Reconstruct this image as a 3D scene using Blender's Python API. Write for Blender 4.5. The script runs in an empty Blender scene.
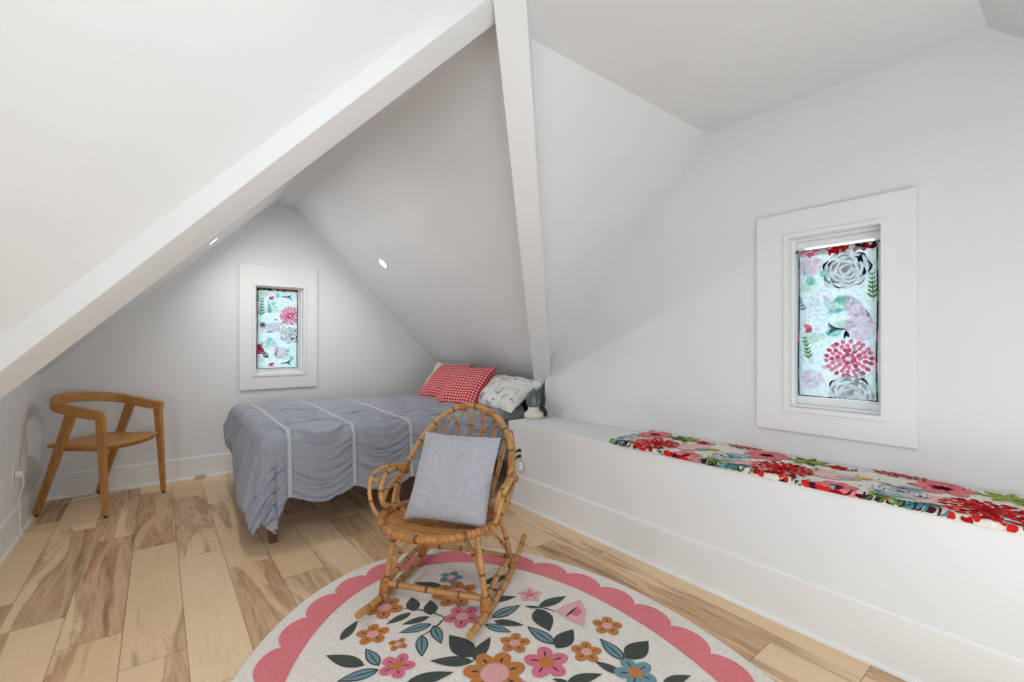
import bpy, bmesh, math, random
from mathutils import Vector, Matrix, noise as mnoise
random.seed(7)
S = bpy.context.scene
COL = S.collection
PI = math.pi
def R(d): return math.radians(d)

# ------------------------------------------------------------------ camera
YAW = math.atan(354.0/454.0)
cd = bpy.data.cameras.new('camera')
cam = bpy.data.objects.new('camera', cd); COL.objects.link(cam)
cd.sensor_width = 36.0; cd.lens = 454.0/1024.0*36.0; cd.shift_y = 2.0/1024.0
cd.clip_start = 0.02
cam.location = (0, 0, 1.2); cam.rotation_euler = (PI/2, 0, -YAW)
S.camera = cam

# ------------------------------------------------------------------ world (overcast sky outside)
w = bpy.data.worlds.new('sky'); S.world = w; w.use_nodes = True
bg = w.node_tree.nodes['Background']
bg.inputs[0].default_value = (0.93, 0.97, 1.0, 1); bg.inputs[1].default_value = 1.9

# ------------------------------------------------------------------ large fill lights, added out of view and without fixtures
def area(name, loc, target, size, power, col=(1, 1, 1), size_y=None):
    l = bpy.data.lights.new(name, 'AREA'); l.energy = power; l.color = col; l.size = size
    if size_y: l.shape = 'RECTANGLE'; l.size_y = size_y
    o = bpy.data.objects.new(name, l); COL.objects.link(o); o.location = loc
    d = Vector(target)-Vector(loc); o.rotation_euler = d.to_track_quat('-Z', 'Y').to_euler()
    return o
area('light_main_room', (0.7, -1.15, 1.0), (0.9, 2.6, 1.25), 2.4, 34, (0.90, 0.96, 1.0), 1.3)
area('light_main_side', (-1.5, 0.05, 0.8), (1.7, 3.2, 1.5), 1.1, 20, (0.90, 0.96, 1.0), 0.9)
area('light_main_up', (0.95, -0.20, 0.20), (1.25, 0.25, 2.4), 0.9, 9, (0.93, 0.97, 1.0), 0.5)
area('light_fill_overhead', (0.15, 0.55, 2.41), (0.45, 1.0, 0.0), 1.2, 26, (0.90, 0.96, 1.0), 0.8)

# ------------------------------------------------------------------ exposure
S.view_settings.view_transform = 'Standard'; S.view_settings.look = 'None'
S.view_settings.gamma = 1.0; S.view_settings.use_curve_mapping = False
S.view_settings.exposure = 0.0

# ================================================================== helpers
def lin(c): return tuple(((x/255.0)/12.92 if x/255.0 <= .04045 else ((x/255.0+.055)/1.055)**2.4) for x in c)
def mk(name):
    m = bpy.data.materials.new(name); m.use_nodes = True
    nt = m.node_tree; b = nt.nodes['Principled BSDF']
    return m, nt, b
def nd(nt, t, **k):
    n = nt.nodes.new(t)
    for a, v in k.items(): setattr(n, a, v)
    return n
def mat(name, rgb, rough=.6, var=.08, scale=12, bump=0.0, bscale=60, spec=.5, sheen=0, metal=0, stretch=(1, 1, 1), detail=4):
    """principled with a gentle noise variation of the base colour and an optional bump"""
    m, nt, b = mk(name); L = nt.links
    c = lin(rgb)
    tc = nd(nt, 'ShaderNodeTexCoord'); mp = nd(nt, 'ShaderNodeMapping'); mp.inputs['Scale'].default_value = stretch
    L.new(tc.outputs['Object'], mp.inputs[0])
    n = nd(nt, 'ShaderNodeTexNoise'); n.inputs['Scale'].default_value = scale; n.inputs['Detail'].default_value = detail
    L.new(mp.outputs[0], n.inputs['Vector'])
    r = nd(nt, 'ShaderNodeValToRGB')
    r.color_ramp.elements[0].position = .3; r.color_ramp.elements[1].position = .7
    r.color_ramp.elements[0].color = tuple(x*(1-var) for x in c)+(1,)
    r.color_ramp.elements[1].color = tuple(min(1, x*(1+var)) for x in c)+(1,)
    L.new(n.outputs['Fac'], r.inputs[0]); L.new(r.outputs[0], b.inputs['Base Color'])
    b.inputs['Roughness'].default_value = rough; b.inputs['Metallic'].default_value = metal
    b.inputs['Specular IOR Level'].default_value = spec
    if sheen: b.inputs['Sheen Weight'].default_value = sheen
    if bump:
        n2 = nd(nt, 'ShaderNodeTexNoise'); n2.inputs['Scale'].default_value = bscale; n2.inputs['Detail'].default_value = 3
        L.new(mp.outputs[0], n2.inputs['Vector'])
        bp = nd(nt, 'ShaderNodeBump'); bp.inputs['Strength'].default_value = bump; bp.inputs['Distance'].default_value = .01
        L.new(n2.outputs['Fac'], bp.inputs['Height']); L.new(bp.outputs[0], b.inputs['Normal'])
    return m

class MB:
    """collects verts / faces / material indices and links them as ONE mesh object"""
    def __init__(s): s.v = []; s.f = []; s.mi = []; s.sm = []; s.uv = None
    def add(s, vs, fs, mi=0, smooth=False):
        o = len(s.v); s.v += [tuple(x) for x in vs]
        for f in fs:
            s.f.append(tuple(i+o for i in f)); s.mi.append(mi); s.sm.append(smooth)
        return o
    def box(s, x0, x1, y0, y1, z0, z1, mi=0):
        s.add([(x0, y0, z0), (x1, y0, z0), (x1, y1, z0), (x0, y1, z0), (x0, y0, z1), (x1, y0, z1), (x1, y1, z1), (x0, y1, z1)],
              [(0, 3, 2, 1), (4, 5, 6, 7), (0, 1, 5, 4), (1, 2, 6, 5), (2, 3, 7, 6), (3, 0, 4, 7)], mi)
    def hexa(s, bot, top, mi=0):
        s.add(list(bot)+list(top), [(3, 2, 1, 0), (4, 5, 6, 7), (0, 1, 5, 4), (1, 2, 6, 5), (2, 3, 7, 6), (3, 0, 4, 7)], mi)
    def poly(s, pts, mi=0): s.add(pts, [tuple(range(len(pts)))], mi)
    def prism(s, pts, d, mi=0):
        n = len(pts); d = Vector(d)
        s.add([Vector(p) for p in pts]+[Vector(p)+d for p in pts],
              [tuple(range(n))[::-1], tuple(range(n, 2*n))]+[(i, (i+1) % n, n+(i+1) % n, n+i) for i in range(n)], mi)
    def tube(s, pts, r, n=10, sub=6, mi=0, node=0, nodemi=None, closed=False, cap=True, flat=1.0, up=None):
        """round tube along a Catmull-Rom curve; r number or function of 0..1; node = spacing of bamboo nodes (m)"""
        P = [Vector(p) for p in pts]; N = len(P); C = []
        segs = N if closed else N-1
        for i in range(segs):
            if closed: a, b, c, d = P[(i-1) % N], P[i], P[(i+1) % N], P[(i+2) % N]
            else:
                b, c = P[i], P[i+1]; a = P[i-1] if i else b*2-c; d = P[i+2] if i+2 < N else c*2-b
            for k in range(sub):
                t = k/sub
                C.append(.5*((2*b)+(c-a)*t+(2*a-5*b+4*c-d)*t*t+(3*b-a-3*c+d)*t**3))
        if not closed: C.append(P[-1].copy())
        if node:      # resample evenly so that the node rings keep their size
            D = [0]
            for i in range(1, len(C)): D.append(D[-1]+(C[i]-C[i-1]).length)
            tot = D[-1]; m = max(8, int(tot/.011)); E = []; j = 0
            for i in range(m+1):
                q = tot*i/m
                while j < len(D)-2 and D[j+1] < q: j += 1
                u = (q-D[j])/max(1e-9, D[j+1]-D[j]); E.append(C[j].lerp(C[j+1], min(1, u)))
            C = E
        M = len(C); T = []
        for i in range(M):
            if closed: t = C[(i+1) % M]-C[(i-1) % M]
            else: t = C[min(i+1, M-1)]-C[max(i-1, 0)]
            T.append(t.normalized() if t.length > 1e-9 else Vector((0, 0, 1)))
        u = T[0].orthogonal().normalized()
        if up is not None:
            u = Vector(up); u = (u-T[0]*u.dot(T[0])).normalized()
        vs = []; al = 0; rings = []
        off = random.random()*node if node else 0
        for i in range(M):
            if i: al += (C[i]-C[i-1]).length
            u = (u-T[i]*u.dot(T[i])).normalized(); v = T[i].cross(u)
            rr = r(i/max(1, M-1)) if callable(r) else r
            isn = False
            if node:
                dd = (al+off) % node; dd = min(dd, node-dd)
                rr *= 1+.16*math.exp(-(dd/.006)**2); isn = dd < .0056
            rings.append(isn)
            for k in range(n):
                a = 2*PI*k/n; vs.append(C[i]+u*(math.cos(a)*rr*flat)+v*(math.sin(a)*rr))
        o = len(s.v); s.v += [tuple(x) for x in vs]
        for i in range(M if closed else M-1):
            j = (i+1) % M
            for k in range(n):
                k2 = (k+1) % n
                s.f.append((o+i*n+k, o+i*n+k2, o+j*n+k2, o+j*n+k)); s.sm.append(True)
                s.mi.append(nodemi if (nodemi is not None and rings[i]) else mi)
        if cap and not closed:
            s.f.append(tuple(o+k for k in range(n))[::-1]); s.mi.append(mi); s.sm.append(False)
            s.f.append(tuple(o+(M-1)*n+k for k in range(n))); s.mi.append(mi); s.sm.append(False)
        return C
    def lathe(s, prof, n=32, mi=0, c=(0, 0, 0)):
        vs = []; m = len(prof)
        for r_, z in prof:
            for k in range(n):
                a = 2*PI*k/n; vs.append((c[0]+r_*math.cos(a), c[1]+r_*math.sin(a), c[2]+z))
        fs = [(i*n+k, i*n+(k+1) % n, (i+1)*n+(k+1) % n, (i+1)*n+k) for i in range(m-1) for k in range(n)]
        s.add(vs, fs, mi, True)
    def grid(s, P, mi=0, smooth=True, closed_u=False):
        nu = len(P); nv = len(P[0])
        s.add([p for row in P for p in row],
              [(i*nv+j, ((i+1) % nu)*nv+j, ((i+1) % nu)*nv+j+1, i*nv+j+1) for i in range(nu if closed_u else nu-1) for j in range(nv-1)], mi, smooth)
    def build(s, name, mats, parent=None, bevel=0, fixn=True):
        me = bpy.data.meshes.new(name); me.from_pydata(s.v, [], s.f)
        for m in (mats if isinstance(mats, (list, tuple)) else [mats]): me.materials.append(m)
        me.polygons.foreach_set('material_index', s.mi); me.polygons.foreach_set('use_smooth', s.sm)
        if s.uv:
            l = me.uv_layers.new(name='UVMap')
            for lp in me.loops: l.data[lp.index].uv = s.uv[lp.vertex_index]
        me.update()
        if fixn:
            bm = bmesh.new(); bm.from_mesh(me); bmesh.ops.recalc_face_normals(bm, faces=bm.faces); bm.to_mesh(me); bm.free()
        o = bpy.data.objects.new(name, me); COL.objects.link(o)
        if parent: o.parent = parent
        if bevel:
            b = o.modifiers.new('bevel', 'BEVEL'); b.width = bevel; b.segments = 2; b.limit_method = 'ANGLE'; b.angle_limit = R(40)
        return o
def thing(name, label, cat, loc=(0, 0, 0), rz=0, group=None):
    o = bpy.data.objects.new(name, None); COL.objects.link(o); o.location = loc; o.rotation_euler = (0, 0, rz)
    o.empty_display_size = .1
    return tag(o, label, cat, group)
def tag(o, label, cat, group=None):
    o['label'] = label; o['category'] = cat
    if group: o['group'] = group
    return o
def struct(o): o['kind'] = 'structure'; return o

# ================================================================== materials
M_wall = mat('white_wall_paint', (226, 228, 229), .85, .012, 3, .03, 90, .2)
M_ceil = mat('white_ceiling_paint', (228, 230, 231), .9, .012, 3, .03, 90, .2)
M_trim = mat('white_trim_paint', (230, 231, 231), .5, .01, 4, .01, 60, .35)
M_beam = mat('white_beam_paint', (231, 233, 234), .6, .012, 4, .02, 60, .3)
M_jamb = mat('white_window_paint', (233, 234, 234), .4, .01, 5)
M_plast = mat('white_plastic', (236, 236, 232), .4, .01, 8)
M_black = mat('black_rubber', (22, 22, 24), .45, .2, 30)
M_dwood = mat('dark_walnut_wood', (88, 52, 32), .5, .25, 6, .05, 50, stretch=(8, 8, 1))
M_honey = mat('honey_oak_wood', (184, 130, 70), .45, .16, 5, .03, 60, stretch=(2, 9, 9))
M_honeyv = mat('honey_oak_upright_grain', (180, 126, 66), .45, .16, 5, .03, 60, stretch=(9, 9, 1.2))
M_rat = mat('golden_rattan_cane', (184, 136, 80), .42, .22, 22, .08, 120, stretch=(1, 1, 1))
M_ratd = mat('rattan_node_brown', (112, 70, 36), .5, .3, 40)
M_weave = mat('woven_rattan_core', (184, 130, 68), .5, .25, 30, .1, 200)
M_wrap = mat('rattan_binding', (168, 112, 58), .5, .3, 60, .15, 250)
M_sheet = mat('white_mattress_ticking', (225, 225, 224), .9, .02, 20)
M_band = mat('pale_grey_fabric_band', (178, 181, 188), .9, .05, 40, .1, 300)
M_cover = mat('grey_blue_cotton', (152, 156, 166), .92, .05, 7, .6, 5, .2, sheen=.1, stretch=(1, 9, 9))

def glass():
    m, nt, b = mk('window_glass'); L = nt.links
    t = nd(nt, 'ShaderNodeBsdfTransparent'); g = nd(nt, 'ShaderNodeBsdfGlossy'); g.inputs['Roughness'].default_value = .02
    n = nd(nt, 'ShaderNodeTexNoise'); n.inputs['Scale'].default_value = 2
    mx = nd(nt, 'ShaderNodeMixShader'); mx.inputs[0].default_value = .06
    L.new(t.outputs[0], mx.inputs[1]); L.new(g.outputs[0], mx.inputs[2]); L.new(mx.outputs[0], nt.nodes['Material Output'].inputs[0])
    return m
M_glass = glass()
def emit(name, col, s):
    m, nt, b = mk(name); b.inputs['Base Color'].default_value = (.9, .9, .9, 1)
    b.inputs['Emission Color'].default_value = (*col, 1); b.inputs['Emission Strength'].default_value = s
    return m
M_lamp = emit('lit_lamp_diffuser', (1, .98, .94), 2.5)

def floor_mat():
    m, nt, b = mk('maple_plank_floor'); L = nt.links
    def math_(op, a, b_=None, c=None):
        n = nd(nt, 'ShaderNodeMath', operation=op)
        for i, q in enumerate((a, b_, c)):
            if q is None: continue
            if isinstance(q, (int, float)): n.inputs[i].default_value = q
            else: L.new(q, n.inputs[i])
        return n.outputs[0]
    tc = nd(nt, 'ShaderNodeTexCoord'); sp = nd(nt, 'ShaderNodeSeparateXYZ'); L.new(tc.outputs['Object'], sp.inputs[0])
    X, Y = sp.outputs[0], sp.outputs[1]
    W, LEN = .205, 1.22
    px = math_('DIVIDE', math_('SUBTRACT', X, -.525), W); ix = math_('FLOOR', px); fx = math_('FRACT', px)
    py = math_('DIVIDE', math_('ADD', math_('SUBTRACT', Y, 2.77), math_('MULTIPLY', ix, .29)), LEN)
    iy = math_('FLOOR', py); fy = math_('FRACT', py)
    cid = nd(nt, 'ShaderNodeCombineXYZ'); L.new(ix, cid.inputs[0]); L.new(iy, cid.inputs[1])
    wn = nd(nt, 'ShaderNodeTexWhiteNoise', noise_dimensions='3D'); L.new(cid.outputs[0], wn.inputs['Vector'])
    wc = nd(nt, 'ShaderNodeSeparateColor'); L.new(wn.outputs['Color'], wc.inputs[0])
    r1, r2, r3 = wc.outputs[0], wc.outputs[1], wc.outputs[2]
    # grain coordinates: stretched along the plank, shifted per plank
    gv = nd(nt, 'ShaderNodeCombineXYZ')
    L.new(math_('ADD', X, math_('MULTIPLY', r1, 13.0)), gv.inputs[0])
    L.new(math_('ADD', math_('MULTIPLY', Y, .10), math_('MULTIPLY', r2, 17.0)), gv.inputs[1]); L.new(math_('MULTIPLY', r3, 9.0), gv.inputs[2])
    def noi(scale, det, rough, dist=0):
        n = nd(nt, 'ShaderNodeTexNoise'); n.inputs['Scale'].default_value = scale; n.inputs['Detail'].default_value = det
        n.inputs['Roughness'].default_value = rough; n.inputs['Distortion'].default_value = dist
        L.new(gv.outputs[0], n.inputs['Vector']); return n.outputs['Fac']
    def ramp(f, stops):
        n = nd(nt, 'ShaderNodeValToRGB'); e = n.color_ramp.elements
        while len(e) < len(stops): e.new(.5)
        for q, (p, c) in zip(e, stops): q.position = p; q.color = (*c, 1) if len(c) == 3 else c
        L.new(f, n.inputs[0]); return n.outputs[0]
    def mix(f, a, c, mode='MIX'):
        n = nd(nt, 'ShaderNodeMix', data_type='RGBA', blend_type=mode)
        if isinstance(f, (int, float)): n.inputs[0].default_value = f
        else: L.new(f, n.inputs[0])
        for i, q in ((6, a), (7, c)):
            if isinstance(q, tuple): n.inputs[i].default_value = (*q, 1)
            else: L.new(q, n.inputs[i])
        return n.outputs[2]
    base = ramp(r1, [(0, lin((226, 194, 154))), (.5, lin((235, 208, 172))), (1, lin((218, 182, 140)))])
    fine = noi(38, 5, .65, .4)
    base = mix(math_('MULTIPLY', fine, .30), base, lin((186, 144, 104)))
    # heartwood: ragged brown streaks on some planks
    h = noi(6.5, 6, .60, .7)
    hm = math_('ADD', h, math_('MULTIPLY', math_('SUBTRACT', r3, .5), .20))
    heart = ramp(hm, [(.53, (0, 0, 0)), (.60, (.7, .7, .7)), (.66, (.35, .35, .35)), (.72, (.9, .9, .9))])
    streak = ramp(noi(30, 4, .6, .4), [(.40, (0, 0, 0)), (.62, (1, 1, 1))])
    hc = mix(streak, lin((178, 130, 94)), lin((122, 82, 56)))
    col = mix(math_('MULTIPLY', heart, .9), base, hc)
    # thin dark mineral lines
    ln = ramp(noi(9, 5, .55, 2.2), [(.484, (0, 0, 0)), (.497, (1, 1, 1)), (.51, (0, 0, 0))])
    col = mix(math_('MULTIPLY', math_('MULTIPLY', ln, .14), r2), col, lin((112, 74, 52)))
    # joints between the planks
    ex = math_('MINIMUM', fx, math_('SUBTRACT', 1.0, fx)); ey = math_('MINIMUM', fy, math_('SUBTRACT', 1.0, fy))
    jx = math_('LESS_THAN', ex, .0085); jy = math_('LESS_THAN', ey, .0014)
    j = math_('MAXIMUM', jx, jy)
    col = mix(math_('MULTIPLY', j, .65), col, lin((110, 78, 56)))
    L.new(col, b.inputs['Base Color'])
    rg = math_('ADD', math_('MULTIPLY', fine, .2), .36); L.new(rg, b.inputs['Roughness'])
    b.inputs['Specular IOR Level'].default_value = .35
    bp = nd(nt, 'ShaderNodeBump'); bp.inputs['Strength'].default_value = .25; bp.inputs['Distance'].default_value = .003
    L.new(math_('SUBTRACT', math_('MULTIPLY', fine, .3), j), bp.inputs['Height']); L.new(bp.outputs[0], b.inputs['Normal'])
    return m
M_floor = floor_mat()

# ================================================================== room shell
XL, XR, YB, YF = -2.4, 2.556, 4.92, -1.25      # main room left, right wall; back gable; front
XD0, XD1 = -0.695, 2.80                          # dormer knee walls
SR, SL, SM = 3.62, 1.665, 3.83                   # dormer right x+z, dormer left z-x, main slope Y+z
ZC, ZR = 2.43, 2.55                              # flat ceiling, dormer ridge strip
YE = SM-ZC; YS = .255                            # edges of the flat ceiling
XM = (SR-SL)/2
YV = 2.83                                        # where the right wall ends and the dormer niche begins
T = .12
def slab(name, m, pts, d): b = MB(); b.prism(pts, d); return struct(b.build(name, m))
b = MB(); b.box(XL-.1, XD1+.2, YF-.1, YB+.15, -.08, 0); struct(b.build('floor', M_floor))
slab('ceiling', M_ceil, [(XL, YS, ZC), (XR, YS, ZC), (XR, YE, ZC), (XL, YE, ZC)], (0, 0, .1))
zl = SL+XD0; zr = SR-XD1                          # heights where the dormer slopes meet their knee walls
slab('ceiling_right_slope', M_ceil, [(SR-ZC, YE, ZC), (XR+.05, YE, ZC), (XR+.05, YV, SM-YV), (SR-SM+YV, YV, SM-YV)], (0, .1, .1))
slab('ceiling_left_slope', M_ceil, [(ZC-SL+.09, YE, ZC), (XL, YE, ZC), (XL, SM-zl, zl), (XD0+.08, SM-zl, zl)], (0, .1, .1))
slab('ceiling_front_slope', M_ceil, [(XL, YS, ZC), (XR+.05, YS, ZC), (XR+.05, YF, ZC-(YS-YF)), (XL, YF, ZC-(YS-YF))], (0, -.1, .1))
slab('ceiling_dormer_right', M_ceil, [(SR-ZC, YE, ZC), (SR-ZR, YE, ZR), (SR-ZR, YB, ZR), (XD1, YB, zr), (XD1, YV, zr), (SR-SM+YV, YV, SM-YV)], (.1, 0, .1))
slab('ceiling_dormer_left', M_ceil, [(ZC-SL, YE, ZC), (ZR-SL, YE, ZR), (ZR-SL, YB, ZR), (XD0, YB, zl), (XD0, SM-zl, zl)], (-.1, 0, .1))
slab('ceiling_dormer_ridge', M_ceil, [(ZR-SL, YE, ZR), (SR-ZR, YE, ZR), (SR-ZR, YB, ZR), (ZR-SL, YB, ZR)], (0, 0, .1))
slab('wall_dormer_header', M_ceil, [(ZC-SL, YE-.004, ZC+.003), (SR-ZC, YE-.004, ZC+.003), (SR-ZR, YE-.004, ZR), (ZR-SL, YE-.004, ZR)], (0, -.03, 0))

def wall_with_hole(name, outline, hole, axis, const, d):
    """outline / hole are 2-D loops in the wall plane; axis 'x' -> (const,y,z), 'y' -> (x,const,z)"""
    bm = bmesh.new()
    to3 = (lambda p: (const, p[0], p[1])) if axis == 'x' else (lambda p: (p[0], const, p[1]))
    ed = []
    for loop in (outline, hole):
        vs = [bm.verts.new(to3(p)) for p in loop]
        ed += [bm.edges.new((vs[i], vs[(i+1) % len(vs)])) for i in range(len(vs))]
    bmesh.ops.triangle_fill(bm, use_beauty=True, use_dissolve=False, edges=ed)
    g = bmesh.ops.extrude_face_region(bm, geom=bm.faces[:])
    bmesh.ops.translate(bm, verts=[v for v in g['geom'] if isinstance(v, bmesh.types.BMVert)], vec=d)
    bmesh.ops.recalc_face_normals(bm, faces=bm.faces)
    me = bpy.data.meshes.new(name); bm.to_mesh(me); bm.free(); me.materials.append(M_wall)
    o = bpy.data.objects.new(name, me); COL.objects.link(o); return struct(o)
# window openings
W1 = (.725, 1.165, .895, 1.755); W2 = (.578, .966, .868, 1.738)
wall_with_hole('wall_back', [(XD0, 0), (XD1, 0), (XD1, zr), (SR-ZR, ZR), (ZR-SL, ZR), (XD0, zl)],
               [(W1[0], W1[2]), (W1[1], W1[2]), (W1[1], W1[3]), (W1[0], W1[3])], 'y', YB, (0, T, 0))
zf = ZC-(YS-YF)
wall_with_hole('wall_right', [(YF, 0), (YV, 0), (YV, SM-YV), (YE, ZC), (YS, ZC), (YF, zf)],
               [(W2[0], W2[2]), (W2[1], W2[2]), (W2[1], W2[3]), (W2[0], W2[3])], 'x', XR, (T, 0, 0))
slab('wall_dormer_right', M_wall, [(XD1, YV-.06, 0), (XD1, YB, 0), (XD1, YB, zr), (XD1, YV-.06, zr)], (T, 0, 0))
slab('wall_dormer_return', M_wall, [(XR+T-.01, YV-.02, 0), (XD1+.05, YV-.02, 0), (XD1+.05, YV-.02, SM-YV+.05), (XR+T-.01, YV-.02, SM-YV+.05)], (0, -.06, 0))
slab('wall_dormer_left', M_wall, [(XD0, SM-zl, 0), (XD0, YB, 0), (XD0, YB, zl), (XD0, SM-zl, zl)], (-T, 0, 0))
slab('wall_left_knee', M_wall, [(XL, SM-zl-.004, 0), (XD0-.004, SM-zl-.004, 0), (XD0-.004, SM-zl-.004, zl), (XL, SM-zl-.004, zl)], (0, T, 0))
slab('wall_left', M_wall, [(XL, YF, 0), (XL, SM-zl, 0), (XL, SM-zl, zl), (XL, YE, ZC), (XL, YS, ZC), (XL, YF, zf)], (-T, 0, 0))
slab('wall_front', M_wall, [(XL, YF, 0), (XR, YF, 0), (XR, YF, zf), (XL, YF, zf)], (0, -T, 0))
# low built-in ledge along the right wall
XK, YK, ZK = 2.121, 2.765, .605
b = MB(); b.box(XK, XR, YF, YK, 0, ZK); struct(b.build('wall_right_ledge', M_wall, bevel=.004))
# beams along the two valleys
def beam(name, side):
    h = .7071
    ends = []
    for z, drop, l0, l1 in ((2.62, .158, 0.0, .120), (.80, .13, -.004, .142)):
        if side > 0: c = Vector((SR-z, SM-z, z)); q = Vector((-h, h, 0))
        else: c = Vector((z-SL, SM-z, z)); q = Vector((h, h, 0))
        ends.append([c+q*l0+Vector((0, 0, -drop)), c+q*l1+Vector((0, 0, -drop)), c+q*l1+Vector((0, 0, .16)), c+q*l0+Vector((0, 0, .04))])
    b = MB(); b.hexa(ends[0], ends[1]); return struct(b.build(name, M_beam, bevel=.004))
beam('trim_1', 1)
b = MB(); e1 = (Vector((-.483, 2.611, 1.091)), Vector((.919, 1.335, 2.422))); e2 = (Vector((-.522, 2.82, .958)), Vector((1.015, 1.408, 2.418))); ends = []
for t in (-.22, 1.10):
    p, q = e1[0].lerp(e1[1], t), e2[0].lerp(e2[1], t); ends.append([p, q, q+Vector((0, 0, .26)), p+Vector((0, 0, .24))])
b.hexa(ends[0], ends[1]); struct(b.build('trim_2', M_beam, bevel=.004))

# baseboards: tall board with a small cap bead and a quarter-round shoe
def baseboard(name, p0, p1, n, h=.21, t=.014):
    p0, p1, n = Vector(p0), Vector(p1), Vector(n)
    prof = [(0, 0), (t+.012, 0), (t+.010, .010), (t+.001, .016), (t, .018), (t, h-.012), (t-.004, h-.006), (t-.006, h), (0, h)]
    b = MB(); m = len(prof)
    vs = [p0+n*a+Vector((0, 0, z)) for a, z in prof]+[p1+n*a+Vector((0, 0, z)) for a, z in prof]
    b.add(vs, [tuple(range(m)), tuple(range(m, 2*m))[::-1]]+[(i, (i+1) % m, m+(i+1) % m, m+i) for i in range(m)])
    return struct(b.build(name, M_trim))
baseboard('baseboard_back', (XD0, YB, 0), (XD1, YB, 0), (0, -1, 0), .19)
baseboard('baseboard_left', (XD0, SM-zl, 0), (XD0, YB-.026, 0), (1, 0, 0), .19)
baseboard('baseboard_left_knee', (XL, SM-zl-.004, 0), (XD0+.02, SM-zl-.004, 0), (0, -1, 0), .19)
baseboard('baseboard_right', (XK, YF, 0), (XK, YK, 0), (-1, 0, 0), .221)

# ------------------------------------------------------------------ floral print (2-D shapes -> polygons)
PAL = {}
def fabric(name, rgb, trans):
    m, nt, b = mk(name); L = nt.links; c = lin(rgb)
    tc = nd(nt, 'ShaderNodeTexCoord'); n = nd(nt, 'ShaderNodeTexNoise'); n.inputs['Scale'].default_value = 55; n.inputs['Detail'].default_value = 4
    L.new(tc.outputs['Object'], n.inputs['Vector'])
    r = nd(nt, 'ShaderNodeValToRGB'); r.color_ramp.elements[0].position = .3; r.color_ramp.elements[1].position = .7
    r.color_ramp.elements[0].color = tuple(x*.82 for x in c)+(1,); r.color_ramp.elements[1].color = tuple(min(1, x*1.12) for x in c)+(1,)
    L.new(n.outputs['Fac'], r.inputs[0])
    d = nd(nt, 'ShaderNodeBsdfDiffuse'); t = nd(nt, 'ShaderNodeBsdfTranslucent'); mx = nd(nt, 'ShaderNodeMixShader'); mx.inputs[0].default_value = trans
    L.new(r.outputs[0], d.inputs[0]); L.new(r.outputs[0], t.inputs[0]); L.new(d.outputs[0], mx.inputs[1]); L.new(t.outputs[0], mx.inputs[2])
    L.new(mx.outputs[0], nt.nodes['Material Output'].inputs[0]); return m
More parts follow.
